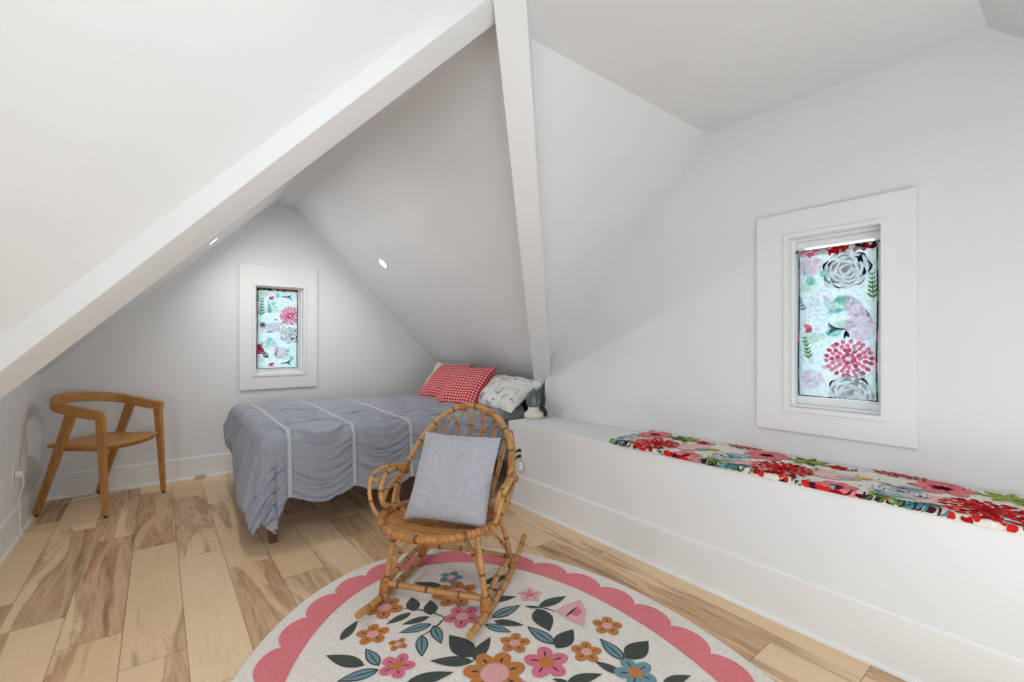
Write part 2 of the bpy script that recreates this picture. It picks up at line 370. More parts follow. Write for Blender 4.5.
class Print:
    """lays a floral print on a mesh: shapes in (u,v) metres, lifted layer by layer off the cloth"""
    def __init__(s, mb, fmap, clip, keys, vcuts=()): s.mb = mb; s.f = fmap; s.clip = clip; s.k = keys; s.layer = 0; s.vc = list(vcuts)
    def shape(s, pts, key, lift=None):
        s.layer += 1
        h = (.0005+.0000045*s.layer) if lift is None else lift
        u0, u1, v0, v1 = s.clip; cuts = [v0]+s.vc+[v1]
        for a, b_ in zip(cuts, cuts[1:]):        # split where the cloth bends over an edge
            q = s._clip(pts, (u0, u1, a, b_))
            if len(q) > 2: s.mb.poly([s.f(u, v, h) for u, v in q], s.k.index(key))
    def _clip(s, P, box):
        u0, u1, v0, v1 = box
        for ax, lim, sg in ((0, u0, 1), (0, u1, -1), (1, v0, 1), (1, v1, -1)):
            o = []
            for i in range(len(P)):
                a, b_ = P[i-1], P[i]; ia = (a[ax]-lim)*sg >= 0; ib = (b_[ax]-lim)*sg >= 0
                if ia != ib:
                    t = (lim-a[ax])/(b_[ax]-a[ax]); o.append((a[0]+t*(b_[0]-a[0]), a[1]+t*(b_[1]-a[1])))
                if ib: o.append(b_)
            P = o
            if not P: break
        return P
    def ell(s, c, a, b_, ang, key, n=14, wob=.0):
        ca, sa = math.cos(ang), math.sin(ang); P = []
        for i in range(n):
            t = 2*PI*i/n; k = 1+wob*math.sin(3*t+c[0]*50)
            x, y = a*math.cos(t)*k, b_*math.sin(t)*k; P.append((c[0]+x*ca-y*sa, c[1]+x*sa+y*ca))
        s.shape(P, key)
    def leaf(s, p, q, wd, key, vein=None):
        p = Vector(p); q = Vector(q); d = q-p; L_ = d.length; d /= L_; n = Vector((-d.y, d.x)); P = []; N = 8
        for i in range(N+1): t = i/N; P.append(tuple(p+d*(L_*t)+n*(wd*math.sin(PI*t**.8))))
        for i in range(N-1, 0, -1): t = i/N; P.append(tuple(p+d*(L_*t)-n*(wd*math.sin(PI*t**.8))))
        s.shape(P, key)
        if vein: s.stroke(tuple(p+d*L_*.08), tuple(p+d*L_*.9), wd*.12, vein)
    def stroke(s, p, q, wd, key, bend=0.0):
        p = Vector(p); q = Vector(q); d = q-p; L_ = d.length
        if L_ < 1e-6: return
        d /= L_; n = Vector((-d.y, d.x)); A = []; B = []
        for i in range(7):
            t = i/6; m = p+d*(L_*t)+n*(bend*L_*math.sin(PI*t)); k = wd*(.35+.65*math.sin(PI*t)); A.append(tuple(m+n*k)); B.append(tuple(m-n*k))
        s.shape(A+B[::-1], key)
    def dahlia(s, c, r, keys, centre, rings=4, sq=1.0, pw=.078):
        for k in range(rings, 0, -1):
            rr = r*k/rings; n = 5+4*k
            for i in range(n):
                a = 2*PI*(i+.5*(k % 2))/n+random.uniform(-.08, .08)
                s.ell((c[0]+rr*.86*math.cos(a), c[1]+rr*.86*sq*math.sin(a)), r*.112, r*pw, a, random.choice(keys), 10)
        s.ell(c, r*.13, r*.13*sq, 0, centre, 10)
    def rose(s, c, r, pale, mid, dark):
        s.ell(c, r, r*.92, .2, pale, 22, .06)
        for k, (q, cnt) in enumerate(((.92, 7), (.72, 6), (.52, 5), (.33, 4))):
            for i in range(cnt):
                a = 2*PI*i/cnt+k*.7+random.uniform(-.15, .15); h = PI/cnt*.72
                p0 = (c[0]+r*q*math.cos(a-h), c[1]+r*q*.9*math.sin(a-h)); p1 = (c[0]+r*q*math.cos(a+h), c[1]+r*q*.9*math.sin(a+h))
                s.stroke(p0, p1, r*random.uniform(.035, .085), random.choice((mid, dark, dark) if k > 0 else (mid, mid, dark)), -.22)
        s.ell((c[0]-r*.02, c[1]), r*.2, r*.15, .7, dark, 12, .1); s.ell((c[0]+r*.1, c[1]+r*.12), r*.12, r*.09, .2, dark, 10)
    def bloom(s, c, r, n, key, centre, rot=0, dot=None):
        for i in range(n):
            a = rot+2*PI*i/n; s.ell((c[0]+r*.55*math.cos(a), c[1]+r*.55*math.sin(a)), r*.46, r*.34, a, key, 12, .05)
        s.ell(c, r*.28, r*.28, 0, centre, 12)
        if dot:
            for i in range(9):
                a = 2*PI*i/9; s.ell((c[0]+r*.3*math.cos(a), c[1]+r*.3*math.sin(a)), r*.06, r*.06, 0, dot, 6)
    def sprig(s, c, ang, L_, key, n=6):
        d = (math.cos(ang), math.sin(ang)); s.stroke(c, (c[0]+d[0]*L_, c[1]+d[1]*L_), L_*.018, key)
        for i in range(n):
            t = (i+1)/n; b0 = (c[0]+d[0]*L_*t*.9, c[1]+d[1]*L_*t*.9)
            for sg in (1, -1):
                a = ang+sg*.75; l = L_*.26*(1-.5*t); s.leaf(b0, (b0[0]+l*math.cos(a), b0[1]+l*math.sin(a)), l*.18, key)

# ------------------------------------------------------------------ windows
def frame(mb, x0, x1, z0, z1, w, y0, y1, mi=0):
    """rectangular picture frame with mitred corners; w = (left,right,bottom,top)"""
    l, r, bt, tp = w
    O = [(x0, z0), (x1, z0), (x1, z1), (x0, z1)]; I = [(x0+l, z0+bt), (x1-r, z0+bt), (x1-r, z1-tp), (x0+l, z1-tp)]
    vs = [(x, y, z) for y in (y0, y1) for L_ in (O, I) for x, z in L_]; fs = []
    for k in range(4):
        n = (k+1) % 4
        fs += [(k, n, 4+n, 4+k), (8+k, 12+k, 12+n, 8+n), (k, 8+k, 8+n, n), (4+k, 4+n, 12+n, 12+k)]
    mb.add(vs, fs, mi)
def window(name, loc, rz, hw, z0, z1, out, label):
    """local x along the wall, y outward; opening half width hw, from z0 to z1; out = casing outer (x0,x1,z0,z1)"""
    root = thing(name, label, 'window', loc, rz); root['kind'] = 'structure'
    x0, x1 = -hw, hw
    b = MB(); frame(b, out[0], out[1], out[2], out[3], (x0-out[0], out[1]-x1, z0-out[2], out[3]-z1), -.02, 0); b.build('casing', M_trim, root, bevel=.003)
    b = MB(); frame(b, x0-.016, x1+.016, z0-.016, z1+.016, (.022, .022, .022, .022), -.028, -.004); b.build('casing_bead', M_trim, root, bevel=.003)
    b = MB(); frame(b, x0-.001, x1+.001, z0-.001, z1+.001, (.007, .007, .007, .007), -.006, T+.0); b.build('jamb', M_jamb, root)
    b = MB(); frame(b, x0+.006, x1-.006, z0+.006, z1-.006, (.012, .012, .012, .012), .022, .12); b.build('stop_moulding', M_jamb, root, bevel=.003)
    s = MB(); frame(s, x0+.018, x1-.018, z0+.018, z1-.018, (.03, .03, .038, .032), .062, .1); sash = s.build('sash', M_jamb, root, bevel=.003)
    g = MB(); g.box(x0+.046, x1-.046, .079, .083, z0+.054, z1-.048); g.build('pane', M_glass, sash)
    return root
window('window_1', ((W1[0]+W1[1])/2, YB, 0), 0, (W1[1]-W1[0])/2, W1[2], W1[3], (.598-.945, 1.286-.945, .757, 1.940), 'white framed window in the back gable wall with a floral shade')
c2 = (W2[0]+W2[1])/2
window('window_2', (XR, c2, 0), -PI/2, (W2[1]-W2[0])/2, W2[2], W2[3], (-(1.117-c2), -(.462-c2), .750, 1.864), 'white framed window in the right wall above the ledge')

BL = dict(base=(200, 222, 227), aqua=(166, 228, 228), teal=(96, 184, 188), pink=(246, 140, 172), rosy=(226, 92, 132), blush=(244, 228, 242),
          pale=(232, 238, 242), grey=(124, 146, 160), ink=(34, 50, 64), green=(120, 160, 104), sage=(220, 244, 234), red=(206, 46, 44), hem=(70, 74, 58), wine=(96, 40, 62), ochre=(170, 122, 60), cream=(204, 196, 190))
BK = list(BL); BM = {k: fabric('shade_print_'+k, v, .62 if k != 'hem' else .4) for k, v in BL.items()}
def shade(loc, rz, w, z0, z1, label, variant):
    """floral cloth gathered on a tension rod; local x along the wall, cloth at local y 0"""
    root = thing('window_shade', label, 'window shade', loc, rz, None)
    hw = w/2; b = MB(); NX, NZ = 14, 40
    def ff(u, v, h=0):      # slight waviness of the hanging cloth; h lifts towards the room (-y)
        k = (z1-v)/(z1-z0)
        return (u+.004*math.sin(v*9+1)*k, -h+.0022*math.sin(u*26)*(.3+k)+.0015*math.sin(v*14+u*9), v)
    b.grid([[ff(-hw+w*i/NX, z0+(z1-z0)*j/NZ) for i in range(NX+1)] for j in range(NZ+1)], 0)
    pr = Print(b, ff, (-hw+.003, hw-.003, z0+.003, z1-.002), BK)
    P = pr
    H = z1-z0
    def uv(a, c): return (-hw+w*a, z0+H*c)
    if variant == 2:
        for c, r in ((uv(.2, .40), .06), (uv(.55, .62), .07), (uv(.6, .48), .05), (uv(.12, .75), .05)): P.ell(c, r, r*.5, .1, 'sage', 14, .12)
        P.ell(uv(.17, .885), .055, .05, 0, 'blush', 16, .12); P.ell(uv(.78, .47), .06, .07, 0, 'blush', 16, .1); P.ell(uv(.2, .12), .05, .05, 0, 'blush', 16, .1); P.ell(uv(.7, .60), .035, .06, .5, 'blush', 14, .1)
        for q in range(5): P.stroke(uv(.1+.03*q, .83), uv(.08+.045*q, .93), .0012, 'pink', .1)
        P.ell(uv(.36, .83), .024, .022, 0, 'aqua', 12, .1); P.ell(uv(.17, .787), .022, .024, .4, 'aqua', 12); P.stroke(uv(.16, .76), uv(.18, .81), .002, 'teal')
        P.leaf(uv(.46, .64), uv(.68, .66), .02, 'aqua', 'teal'); P.ell(uv(.5, .575), .04, .012, .1, 'aqua', 12); P.ell(uv(.47, .435), .034, .02, 0, 'aqua', 12)
        P.rose(uv(.62, .84), .098, 'pale', 'grey', 'ink'); P.leaf(uv(.77, .875), uv(.8, .93), .01, 'ink')
        P.rose(uv(.67, .045), .092, 'pale', 'grey', 'ink'); P.leaf(uv(.74, .09), uv(.76, .155), .01, 'ink')
        for q in range(6): P.stroke(uv(.40, .42+.017*q), uv(.62, .455), .005, random.choice(('ink', 'grey')), .18-.07*q)
        P.leaf(uv(.62, .44), uv(.66, .40), .008, 'ink'); P.leaf(uv(.63, .45), uv(.6, .39), .007, 'ink')
        P.dahlia(uv(.66, .265), .105, ('pink', 'rosy', 'pink'), 'pale', 4, .92, .095)
        for q in range(7): a = 2*PI*q/7; P.ell((uv(.66, .265)[0]+.022*math.cos(a), uv(.66, .265)[1]+.02*math.sin(a)), .005, .003, a, 'grey', 6)
        P.leaf(uv(.2, .46), uv(.07, .49), .014, 'pink'); P.leaf(uv(.2, .46), uv(.1, .44), .012, 'rosy'); P.stroke(uv(.2, .465), uv(.36, .45), .0015, 'pink')
        P.sprig(uv(.17, .24), 1.75, .13, 'green', 6); P.sprig(uv(.1, .57), 1.9, .1, 'grey', 5); P.sprig(uv(.93, .62), 1.6, .14, 'green', 6)
        P.sprig(uv(.86, .13), 2.2, .07, 'teal', 5); P.sprig(uv(.34, .20), .6, .04, 'wine', 3); P.stroke(uv(.7, .48), uv(.98, .38), .0014, 'pink', .5); P.stroke(uv(.62, .63), uv(.9, .55), .0014, 'pink', -.3)
        for q in range(14): P.stroke(uv(random.uniform(.1, .5), random.uniform(.55, .72)), uv(random.uniform(.1, .5), random.uniform(.55, .72)), .0008, 'grey', .3)
        P.sprig(uv(.9, .52), 2.0, .05, 'wine', 4)
    else:
        for c, r in ((uv(.35, .72), .07), (uv(.3, .3), .08), (uv(.7, .15), .06), (uv(.15, .9), .05)): P.ell(c, r, r*.5, .1, 'sage', 14, .12)
        P.ell(uv(.4, .5), .12, .05, .1, 'blush', 16, .1); P.ell(uv(.55, .2), .06, .06, 0, 'blush', 16, .1); P.ell(uv(.8, .65), .04, .03, 0, 'blush', 12)
        for a, c in ((.12, .9), (.4, .8), (.15, .12), (.75, .22), (.32, .36), (.5, .9), (.1, .3), (.85, .12)): P.ell(uv(a, c), .026, .018, a*9, random.choice(('aqua', 'sage', 'aqua')), 12, .1)
        P.dahlia(uv(.80, .655), .098, ('pink', 'rosy', 'pink'), 'pale', 4, 1.0, .11); P.rose(uv(.80, .41), .086, 'pale', 'teal', 'ink')
        for q in range(5): P.stroke(uv(.58, .885), uv(.85, .84+.02*q), .005, random.choice(('ink', 'teal')), .2-.08*q)
        for q in range(5): P.stroke(uv(.58, .06), uv(.83, .03+.02*q), .005, random.choice(('ink', 'teal')), .2-.08*q)
        P.leaf(uv(.28, .86), uv(.45, .88), .012, 'rosy'); P.leaf(uv(.28, .86), uv(.42, .84), .01, 'pink'); P.leaf(uv(.28, .05), uv(.45, .07), .012, 'rosy'); P.leaf(uv(.28, .05), uv(.42, .03), .01, 'pink')
        P.bloom(uv(.02, .24), .06, 7, 'rosy', 'pink', 0); P.sprig(uv(.32, .66), 1.7, .13, 'teal', 6); P.sprig(uv(.3, .12), 2.2, .16, 'ink', 7); P.sprig(uv(.1, .62), 1.5, .2, 'green', 6)
        P.bloom(uv(.14, .535), .03, 6, 'grey', 'ink'); P.sprig(uv(.06, .8), 1.7, .1, 'teal', 5); P.sprig(uv(.45, .14), 1.4, .1, 'grey', 5); P.sprig(uv(.55, .55), .4, .07, 'grey', 4)
        P.ell(uv(.46, .6), .009, .009, 0, 'wine', 8); P.ell(uv(.3, .45), .03, .006, .2, 'grey', 10)
    for q in range(26):                    # faint wash leaves and pen outlines between the big flowers
        c = uv(random.uniform(.08, .92), random.uniform(.05, .93)); a = random.uniform(0, 6.28); l = random.uniform(.02, .05)
        e = (c[0]+l*math.cos(a), c[1]+l*math.sin(a))
        if q % 2: P.leaf(c, e, l*.22, random.choice(('sage', 'pale', 'aqua', 'blush')))
        else: P.stroke(c, e, .0011, random.choice(('grey', 'teal', 'pink', 'ink')), random.choice((.3, -.3)))
    # seams along the edges: dark hem at the sides and foot, the facing fabric at the head
    for sgn in (0, 1):
        n = 16
        for i in range(n):
            a0 = .0 if sgn == 0 else 1-.03; k = random.choice(('hem', 'wine', 'hem', 'green', 'rosy', 'hem'))
            P.shape([uv(a0, i/n), uv(a0+.03, i/n), uv(a0+.03, (i+1)/n), uv(a0, (i+1)/n)], k)
    for i in range(14): P.shape([uv(i/14, 0), uv((i+1)/14, 0), uv((i+1)/14, .011), uv(i/14, .011)], random.choice(('hem', 'wine', 'ochre', 'ink', 'green')))
    P.shape([uv(0, .955), uv(1, .955), uv(1, 1), uv(0, 1)], 'cream' if variant == 2 else 'ochre')
    for i in range(26):
        c = uv(random.random(), random.uniform(.96, .995)); a = (c[0]+hw)/w
        if variant == 2: k = 'red' if .4 < a < .75 else random.choice(('pink', 'red') if a < .4 else ('ink', 'wine', 'red'))
        else: k = random.choice(('hem', 'ink', 'hem', 'green')) if a < .4 or a > .75 else random.choice(('ochre', 'cream', 'wine'))
        P.ell(c, .016, .009, random.random()*3, k, 9, .1)
    b.build('cloth_panel', [BM[k] for k in BK], root, fixn=False)
    t = MB(); t.tube([(-hw-.022, .005, z1-.004), (0, .005, z1-.004), (hw+.022, .005, z1-.004)], .0055, 10, 2); rod = t.build('tension_rod', M_black, root)
    for sx in (-1, 1):
        t = MB(); t.tube([(sx*(hw+.008), .005, z1-.004), (sx*(hw+.023), .005, z1-.004)], .0085, 12, 1); t.build('rod_end', M_black, rod)
    return root
shade((.933, YB+.044, 0), 0, .372, .947, 1.750, 'floral shade with a pink dahlia above a small rose, in the back gable window', 1)
shade((XR+.044, .772, 0), -PI/2, .336, .927, 1.672, 'floral shade with a red top hem and large grey rose, in the right window', 2)

# ------------------------------------------------------------------ recessed lights in the dormer slopes, plus an added fill light
def downlight(loc, tilt, label, power=5.2):
    root = thing('recessed_light', label, 'ceiling light', loc, 0, None)
    root.rotation_euler = (0, tilt, 0)
    b = MB(); b.lathe([(.044, .004), (.046, -.004), (.058, -.006), (.064, -.003), (.064, .006)], 40); b.build('trim_ring', M_trim, root)
    b = MB(); b.lathe([(.0001, -.004), (.030, -.004), (.046, -.001), (.046, .008), (.0001, .008)], 40); b.build('diffuser', M_lamp, root)
    l = bpy.data.lights.new('recessed_lamp', 'AREA'); l.shape = 'DISK'; l.size = .09; l.energy = power; l.color = (1, .975, .95); l.spread = R(170)
    o = bpy.data.objects.new('recessed_lamp', l); COL.objects.link(o); o.parent = root; o.location = (0, 0, -.012)
    return root
dl = downlight((1.675, 4.12, SR-1.675-.0), R(45), 'round lit recessed light on the right slope above the bed')
dl.location = (1.672, 4.12, SR-1.672)
dl_fill = downlight((.30, 3.20, SL+.30), R(-45), 'added fill light on the left dormer slope, unseen behind the thick sloping beam', 5.5)  # added fixture, unseen behind the beam, to brighten the dormer
dl2 = downlight((.345, 4.30, SL+.345), R(-45), 'lit recessed light on the left slope beside the beam, seen edge on')

# ------------------------------------------------------------------ floral bench cushion on the ledge
CU = dict(base=(232, 228, 218), red=(206, 44, 42), crim=(160, 26, 36), pink=(228, 130, 134), blush=(236, 192, 184), wine=(84, 24, 42), green=(160, 174, 92), olive=(98, 116, 58), ink=(46, 50, 66), grey=(150, 160, 176), blue=(132, 178, 200), teal=(74, 136, 140), ochre=(218, 186, 96), dk=(40, 56, 44))
CK = list(CU); CM = [fabric('bench_print_'+k, v, .02) for k, v in CU.items()]
def bench_cushion():
    y0, y1, x0, x1, th = -.28, 1.765, XK-.010, XR-.012, .022
    root = thing('bench_cushion', 'long thin floral bench cushion of red dahlias and green leaves on the white ledge', 'cushion', (0, 0, ZK+.001))
    rr = .010
    def cm(u, v, h=0):      # u = along Y, v = from back (0) over the top and down the front
        W_ = x1-x0-rr; v = max(0, v)
        if v < W_: return (x1-v, u, th+h)
        a = (v-W_)/rr
        if a < PI/2: return (x0+rr-(rr+h)*math.sin(a), u, th-rr+(rr+h)*math.cos(a))
        return (x0-h, u, th-rr-(v-W_-rr*PI/2))
    VT = x1-x0-rr+rr*PI/2+th-rr
    b = MB(); vs = [0, x1-x0-rr]+[x1-x0-rr+rr*PI/2*i/6 for i in range(1, 7)]+[VT]
    b.grid([[cm(u, v) for v in vs] for u in (y0, y1)], 0, True)
    side = [cm(y1, v) for v in vs]; b.poly([(x1, y1, 0)]+side, 0)
    side = [cm(y0, v) for v in vs]; b.poly([(x1, y0, 0)]+side, 0)
    b.poly([(x0, y0, 0), (x1, y0, 0), (x1, y1, 0), (x0, y1, 0)], 0); b.poly([(x1, y0, 0), (x1, y1, 0), (x1, y1, th), (x1, y0, th)], 0)
    P = Print(b, cm, (y0+.002, y1-.002, .002, VT-.0005), CK, vs[1:-1])
    def q(x, y): return (y, x1-x)
    for k in range(-2, 3):
        o = k*.652
        for c, r_, key in ((q(2.30, .70+o), .1, 'blush'), (q(2.20, 1.0+o), .1, 'blush'), (q(2.46, 1.02+o), .09, 'pink'), (q(2.13, .64+o), .07, 'blush')): P.ell(c, r_, r_*.7, 1.1*k, key, 18, .12)
        P.bloom(q(2.43, 1.02+o), .105, 6, 'pink', 'wine', .3, 'wine'); P.bloom(q(2.125, .63+o), .075, 7, 'pink', 'wine', .1, 'ink')
        for j in range(7): P.leaf(q(2.46, .84+o), q(2.46+.085*math.cos(j*.9), .84+o+.10*math.sin(j*.9)), .018, random.choice(('green', 'green', 'olive')), 'olive')
        for j in range(6): P.leaf(q(2.115, .50+o-.02*j), q(2.16-.012*j, .43+o-.02*j+.1), .016, random.choice(('green', 'olive', 'green')), 'dk')
        P.rose(q(2.245, .46+o), .085, 'base', 'grey', 'ink')
        for j in range(9): P.stroke(q(2.17+.018*j, .40+o), q(2.2+.018*j, .53+o+random.uniform(-.03, .03)), .005, random.choice(('ink', 'grey', 'blue')), .15)
        P.ell(q(2.34, .60+o), .035, .022, .4, 'ochre', 12, .1); P.ell(q(2.29, .64+o), .04, .014, .2, 'blue', 12, .1); P.ell(q(2.33, .44+o), .045, .016, 0, 'blue', 12, .1)
        P.leaf(q(2.16, .32+o), q(2.12, .40+o), .02, 'teal', 'ink'); P.leaf(q(2.13, .36+o), q(2.10, .43+o), .016, 'teal', 'dk')
        P.dahlia(q(2.235, .875+o), .132, ('red', 'crim', 'red'), 'crim', 4, .95, .095)
        for j in range(9): P.ell(q(random.uniform(2.10, 2.16), .79+o+.02*j), .016, .012, j, random.choice(('red', 'crim', 'red')), 10, .1)
        for j in range(6): P.leaf(q(2.118-.003*(j % 3), .985+o+.035*j), q(2.10, 1.02+o+.035*j), .012, random.choice(('dk', 'wine', 'olive', 'ink')))
        for j in range(10): P.stroke(q(2.13, .30+o+.03*j), q(2.095, .33+o+.03*j+random.uniform(-.03, .03)), .004, random.choice(('dk', 'teal', 'ink', 'olive')), .2)
        for j in range(8): P.ell(q(random.uniform(2.09, 2.14), .55+o+.09*j), .014, .008, j, random.choice(('pink', 'blush', 'crim', 'wine', 'blue')), 9, .1)
        P.dahlia(q(2.55, .52+o), .10, ('red', 'crim', 'red'), 'crim', 3, .8, .11); P.bloom(q(2.45, .72+o), .04, 5, 'red', 'crim')
        P.sprig(q(2.13, .80+o), 2.5, .08, 'dk', 4); P.sprig(q(2.47, .64+o), .8, .09, 'dk', 5); P.sprig(q(2.37, .78+o), 1.9, .07, 'teal', 4); P.sprig(q(2.14, 1.02+o), .3, .08, 'dk', 4)
        for j in range(12): P.ell((y0+(y1-y0)*random.random(), random.uniform(.02, VT)), .007, .005, random.random()*3, random.choice(('ink', 'wine', 'teal', 'crim')), 7)
        for j in range(5): P.leaf(q(2.115-.004*j, .75+o-.025*j), q(2.095, .71+o-.03*j), .012, random.choice(('wine', 'crim', 'red')))
    b.build('cushion_cover', CM, root, fixn=False)
    return root
bench_cushion()

# ------------------------------------------------------------------ oval rug
RUG = dict(cream=(234, 228, 220), rose=(228, 122, 130), orange=(196, 122, 52), pale=(226, 166, 166), pink=(222, 112, 136), light=(230, 176, 178), dark=(62, 70, 64), dark2=(54, 62, 58), blue=(108, 146, 158), ink=(40, 42, 50), vein=(40, 48, 50))
RK = list(RUG)
RM = [mat('rug_pile_'+k, v, .97, .10, 90, .5, 420, .1, sheen=.2) for k, v in RUG.items()]
FLOWERS = [(-0.225, 0.809, 0.083, 'orange', 'pale', 5), (-0.31, 0.644, 0.067, 'orange', 'pale', 5), (-0.235, 0.533, 0.04, 'orange', 'pale', 4), (-0.268, 0.416, 0.066, 'pink', 'orange', 5), (0.131, 0.919, 0.061, 'blue', 'pale', 5), (0.098, 0.765, 0.11, 'orange', 'pale', 7), (0.059, 0.583, 0.08, 'pink', 'pale', 5), (0.033, 0.211, 0.115, 'orange', 'pale', 7), (0.176, 0.322, 0.061, 'orange', 'pale', 5), (-0.091, 0.94, 0.025, 'pink', 'pale', 5), (0.405, 0.591, 0.057, 'light', 'pink', 5), (0.571, 0.234, 0.063, 'orange', 'pale', 5), (0.229, 0.17, 0.085, 'pink', 'orange', 5), (0.394, 0.146, 0.06, 'orange', 'pale', 5), (0.482, -0.026, 0.075, 'blue', 'orange', 5), (.1, .10, .03, 'pink', 'pale', 5)]
LEAVES = [(-0.432, 0.665, -0.348, 0.77, 'dark'), (-0.373, 0.473, -0.493, 0.601, 'dark'), (-0.326, 0.447, -0.352, 0.57, 'blue'), (-0.33, 0.427, -0.475, 0.438, 'blue'), (0.067, 0.855, -0.052, 0.96, 'dark'), (-0.116, 0.721, -0.094, 0.836, 'dark2'), (-0.06, 0.659, -0.024, 0.771, 'dark2'), (-0.13, 0.717, -0.247, 0.685, 'dark'), (-0.067, 0.651, -0.19, 0.651, 'dark'), (-0.077, 0.595, -0.214, 0.603, 'blue'), (-0.134, 0.546, -0.173, 0.418, 'blue'), (-0.072, 0.584, -0.083, 0.455, 'blue'), (-0.001, 0.326, -0.036, 0.493, 'dark2'), (-0.009, 0.307, 0.108, 0.402, 'dark'), (-0.009, 0.303, -0.153, 0.384, 'dark'), (-0.263, 0.316, -0.094, 0.287, 'dark'), (0.247, 0.783, 0.402, 0.806, 'dark'), (0.234, 0.746, 0.296, 0.689, 'dark'), (0.203, 0.643, 0.342, 0.608, 'dark'), (0.167, 0.515, 0.325, 0.541, 'blue'), (0.165, 0.491, 0.265, 0.404, 'dark'), (0.122, 0.488, 0.196, 0.387, 'blue'), (0.389, 0.49, 0.551, 0.502, 'dark'), (0.386, 0.484, 0.337, 0.521, 'dark'), (0.378, 0.481, 0.339, 0.318, 'dark2'), (0.313, 0.24, 0.273, 0.393, 'blue'), (0.304, 0.219, 0.432, 0.284, 'dark2'), (0.492, 0.039, 0.492, 0.187, 'blue'), (0.503, 0.046, 0.654, 0.082, 'dark2'), (0.437, -0.011, 0.39, 0.093, 'dark'), (0.239, 0.054, 0.374, 0.026, 'dark'), (0.244, 0.044, 0.201, 0.092, 'dark'), (0.532, -0.108, 0.649, -0.13, 'dark')]
STEMS = [(-0.159, 0.769, -0.007, 0.608), (-0.008, 0.619, -0.135, 0.54), (0.338, 0.524, 0.437, 0.421)]
TULIP = ([(0.438, 0.428), (0.512, 0.446), (0.589, 0.447), (0.562, 0.365), (0.481, 0.273), (0.453, 0.346)], [(0.475, 0.385), (0.55, 0.411), (0.536, 0.361), (0.498, 0.347)])
def rug():
    A, B_ = 1.30, .913; th = .008
    rt = bpy.data.objects.new('tmp', None); bpy.data.objects.remove(rt)
    N = 160; b = MB()
    def el(t, d): return ((B_-d)*math.sin(t), (A-d)*math.cos(t))
    rows = []
    for d, z in ((.003, 0), (0, .003), (.002, .0065), (.007, th)): rows.append([(*el(2*PI*i/N, d), z) for i in range(N+1)])
    b.grid(rows, 0, True)
    b.poly([(*el(2*PI*i/N, .007), th) for i in range(N)], 0); b.poly([(*el(2*PI*i/N, .003), 0) for i in range(N)], 0)
    # scalloped rose band: walk the cusp ellipse at even steps
    M_ = 33*16; tt = [0]; fine = 6000; acc = [0]; p = el(0, .1)
    for i in range(1, fine+1):
        q = el(2*PI*i/fine, .1); acc.append(acc[-1]+math.hypot(q[0]-p[0], q[1]-p[1])); p = q
    ts = []; j = 0
    for i in range(M_+1):
        s = acc[-1]*i/M_
        while j < fine-1 and acc[j+1] < s: j += 1
        ts.append(2*PI*(j+(s-acc[j])/max(1e-9, acc[j+1]-acc[j]))/fine)
    ph = 5
    inner = [(*el(t, .194), th+.0015) for t in ts]
    outer = [(*el(t, .103-.050*abs(math.sin(PI*(i+ph)/16))**.62), th+.0015) for i, t in enumerate(ts)]
    b.grid([inner, outer], 1, False)
    pr = Print(b, lambda u, v, h=0: (u, v, th+.001+h), (-2, 2, -2, 2), RK)
    def flower(x, y, r, k, c, n):
        rot = (x*37+y*53) % 6.28
        for i in range(n):
            a = rot+2*PI*i/n; pr.ell((x+r*.60*math.cos(a), y+r*.60*math.sin(a)), r*.42, r*(.36 if n < 6 else .30), a, k, 14, .03)
        pr.ell((x, y), r*.55, r*.55, 0, k, 14); pr.ell((x, y), r*(.36 if n < 6 else .46), r*(.34 if n < 6 else .44), 0, c, 16)
        for i in range(n):
            a = rot+2*PI*i/n; q0 = r*(.34 if n < 6 else .5); pr.stroke((x+q0*math.cos(a), y+q0*math.sin(a)), (x+r*.74*math.cos(a), y+r*.74*math.sin(a)), r*.045, 'ink')
    def leaf(x0, y0, x1, y1, k):
        L_ = math.hypot(x1-x0, y1-y0); wd = L_*(.27 if k == 'dark2' else .17 if k == 'dark' else .19)
        pr.leaf((x0, y0), (x1, y1), wd, 'vein' if k == 'blue' else k)
        if k == 'blue':
            dx, dy = (x1-x0)*.06, (y1-y0)*.06; pr.leaf((x0+dx, y0+dy), (x1-dx*1.4, y1-dy*1.4), wd*.78, k); pr.stroke((x0, y0), (x0+(x1-x0)*.8, y0+(y1-y0)*.8), wd*.12, 'vein')
        else: pr.stroke((x0+(x1-x0)*.1, y0+(y1-y0)*.1), (x0+(x1-x0)*.85, y0+(y1-y0)*.85), wd*.05, 'vein')
    random.seed(3)
    FL, LV, ST = list(FLOWERS), list(LEAVES), list(STEMS)
    for f in FLOWERS:                       # the half of the rug that lies outside the picture mirrors the visible half
        if f[1] > .12: FL.append((-f[0], -f[1], *f[2:]))
    for l in LEAVES:
        if l[1] > .15: LV.append((-l[0], -l[1], -l[2], -l[3], l[4]))
    for s in STEMS: ST.append(tuple(-x for x in s))
    for x in (-.42, -.22, 0, .22): FL.append((x-.1, .02-.2*x-.05, .06, random.choice(('orange', 'pink', 'blue')), 'pale', 5)); LV.append((x-.03, -.08, x+.06, -.16, 'dark2'))
    for s in ST: pr.stroke(s[:2], s[2:], .005, 'dark', .08)
    for l in LV: leaf(*l)
    for sg in (1, -1):
        pr.shape([(sg*x, sg*y) for x, y in TULIP[0]], 'light'); pr.shape([(sg*x, sg*y) for x, y in TULIP[1]], 'pink'); pr.stroke((sg*.455, sg*.37), (sg*.535, sg*.405), .006, 'ink')
    for f in FL: flower(*f)
    o = b.build('rug', RM, None, fixn=False)
    o.location = (.888, 1.126, 0); o.rotation_euler = (0, 0, -.171)
    return tag(o, 'cream oval rug with a scalloped pink border and flowers, under the rocking chair', 'rug')
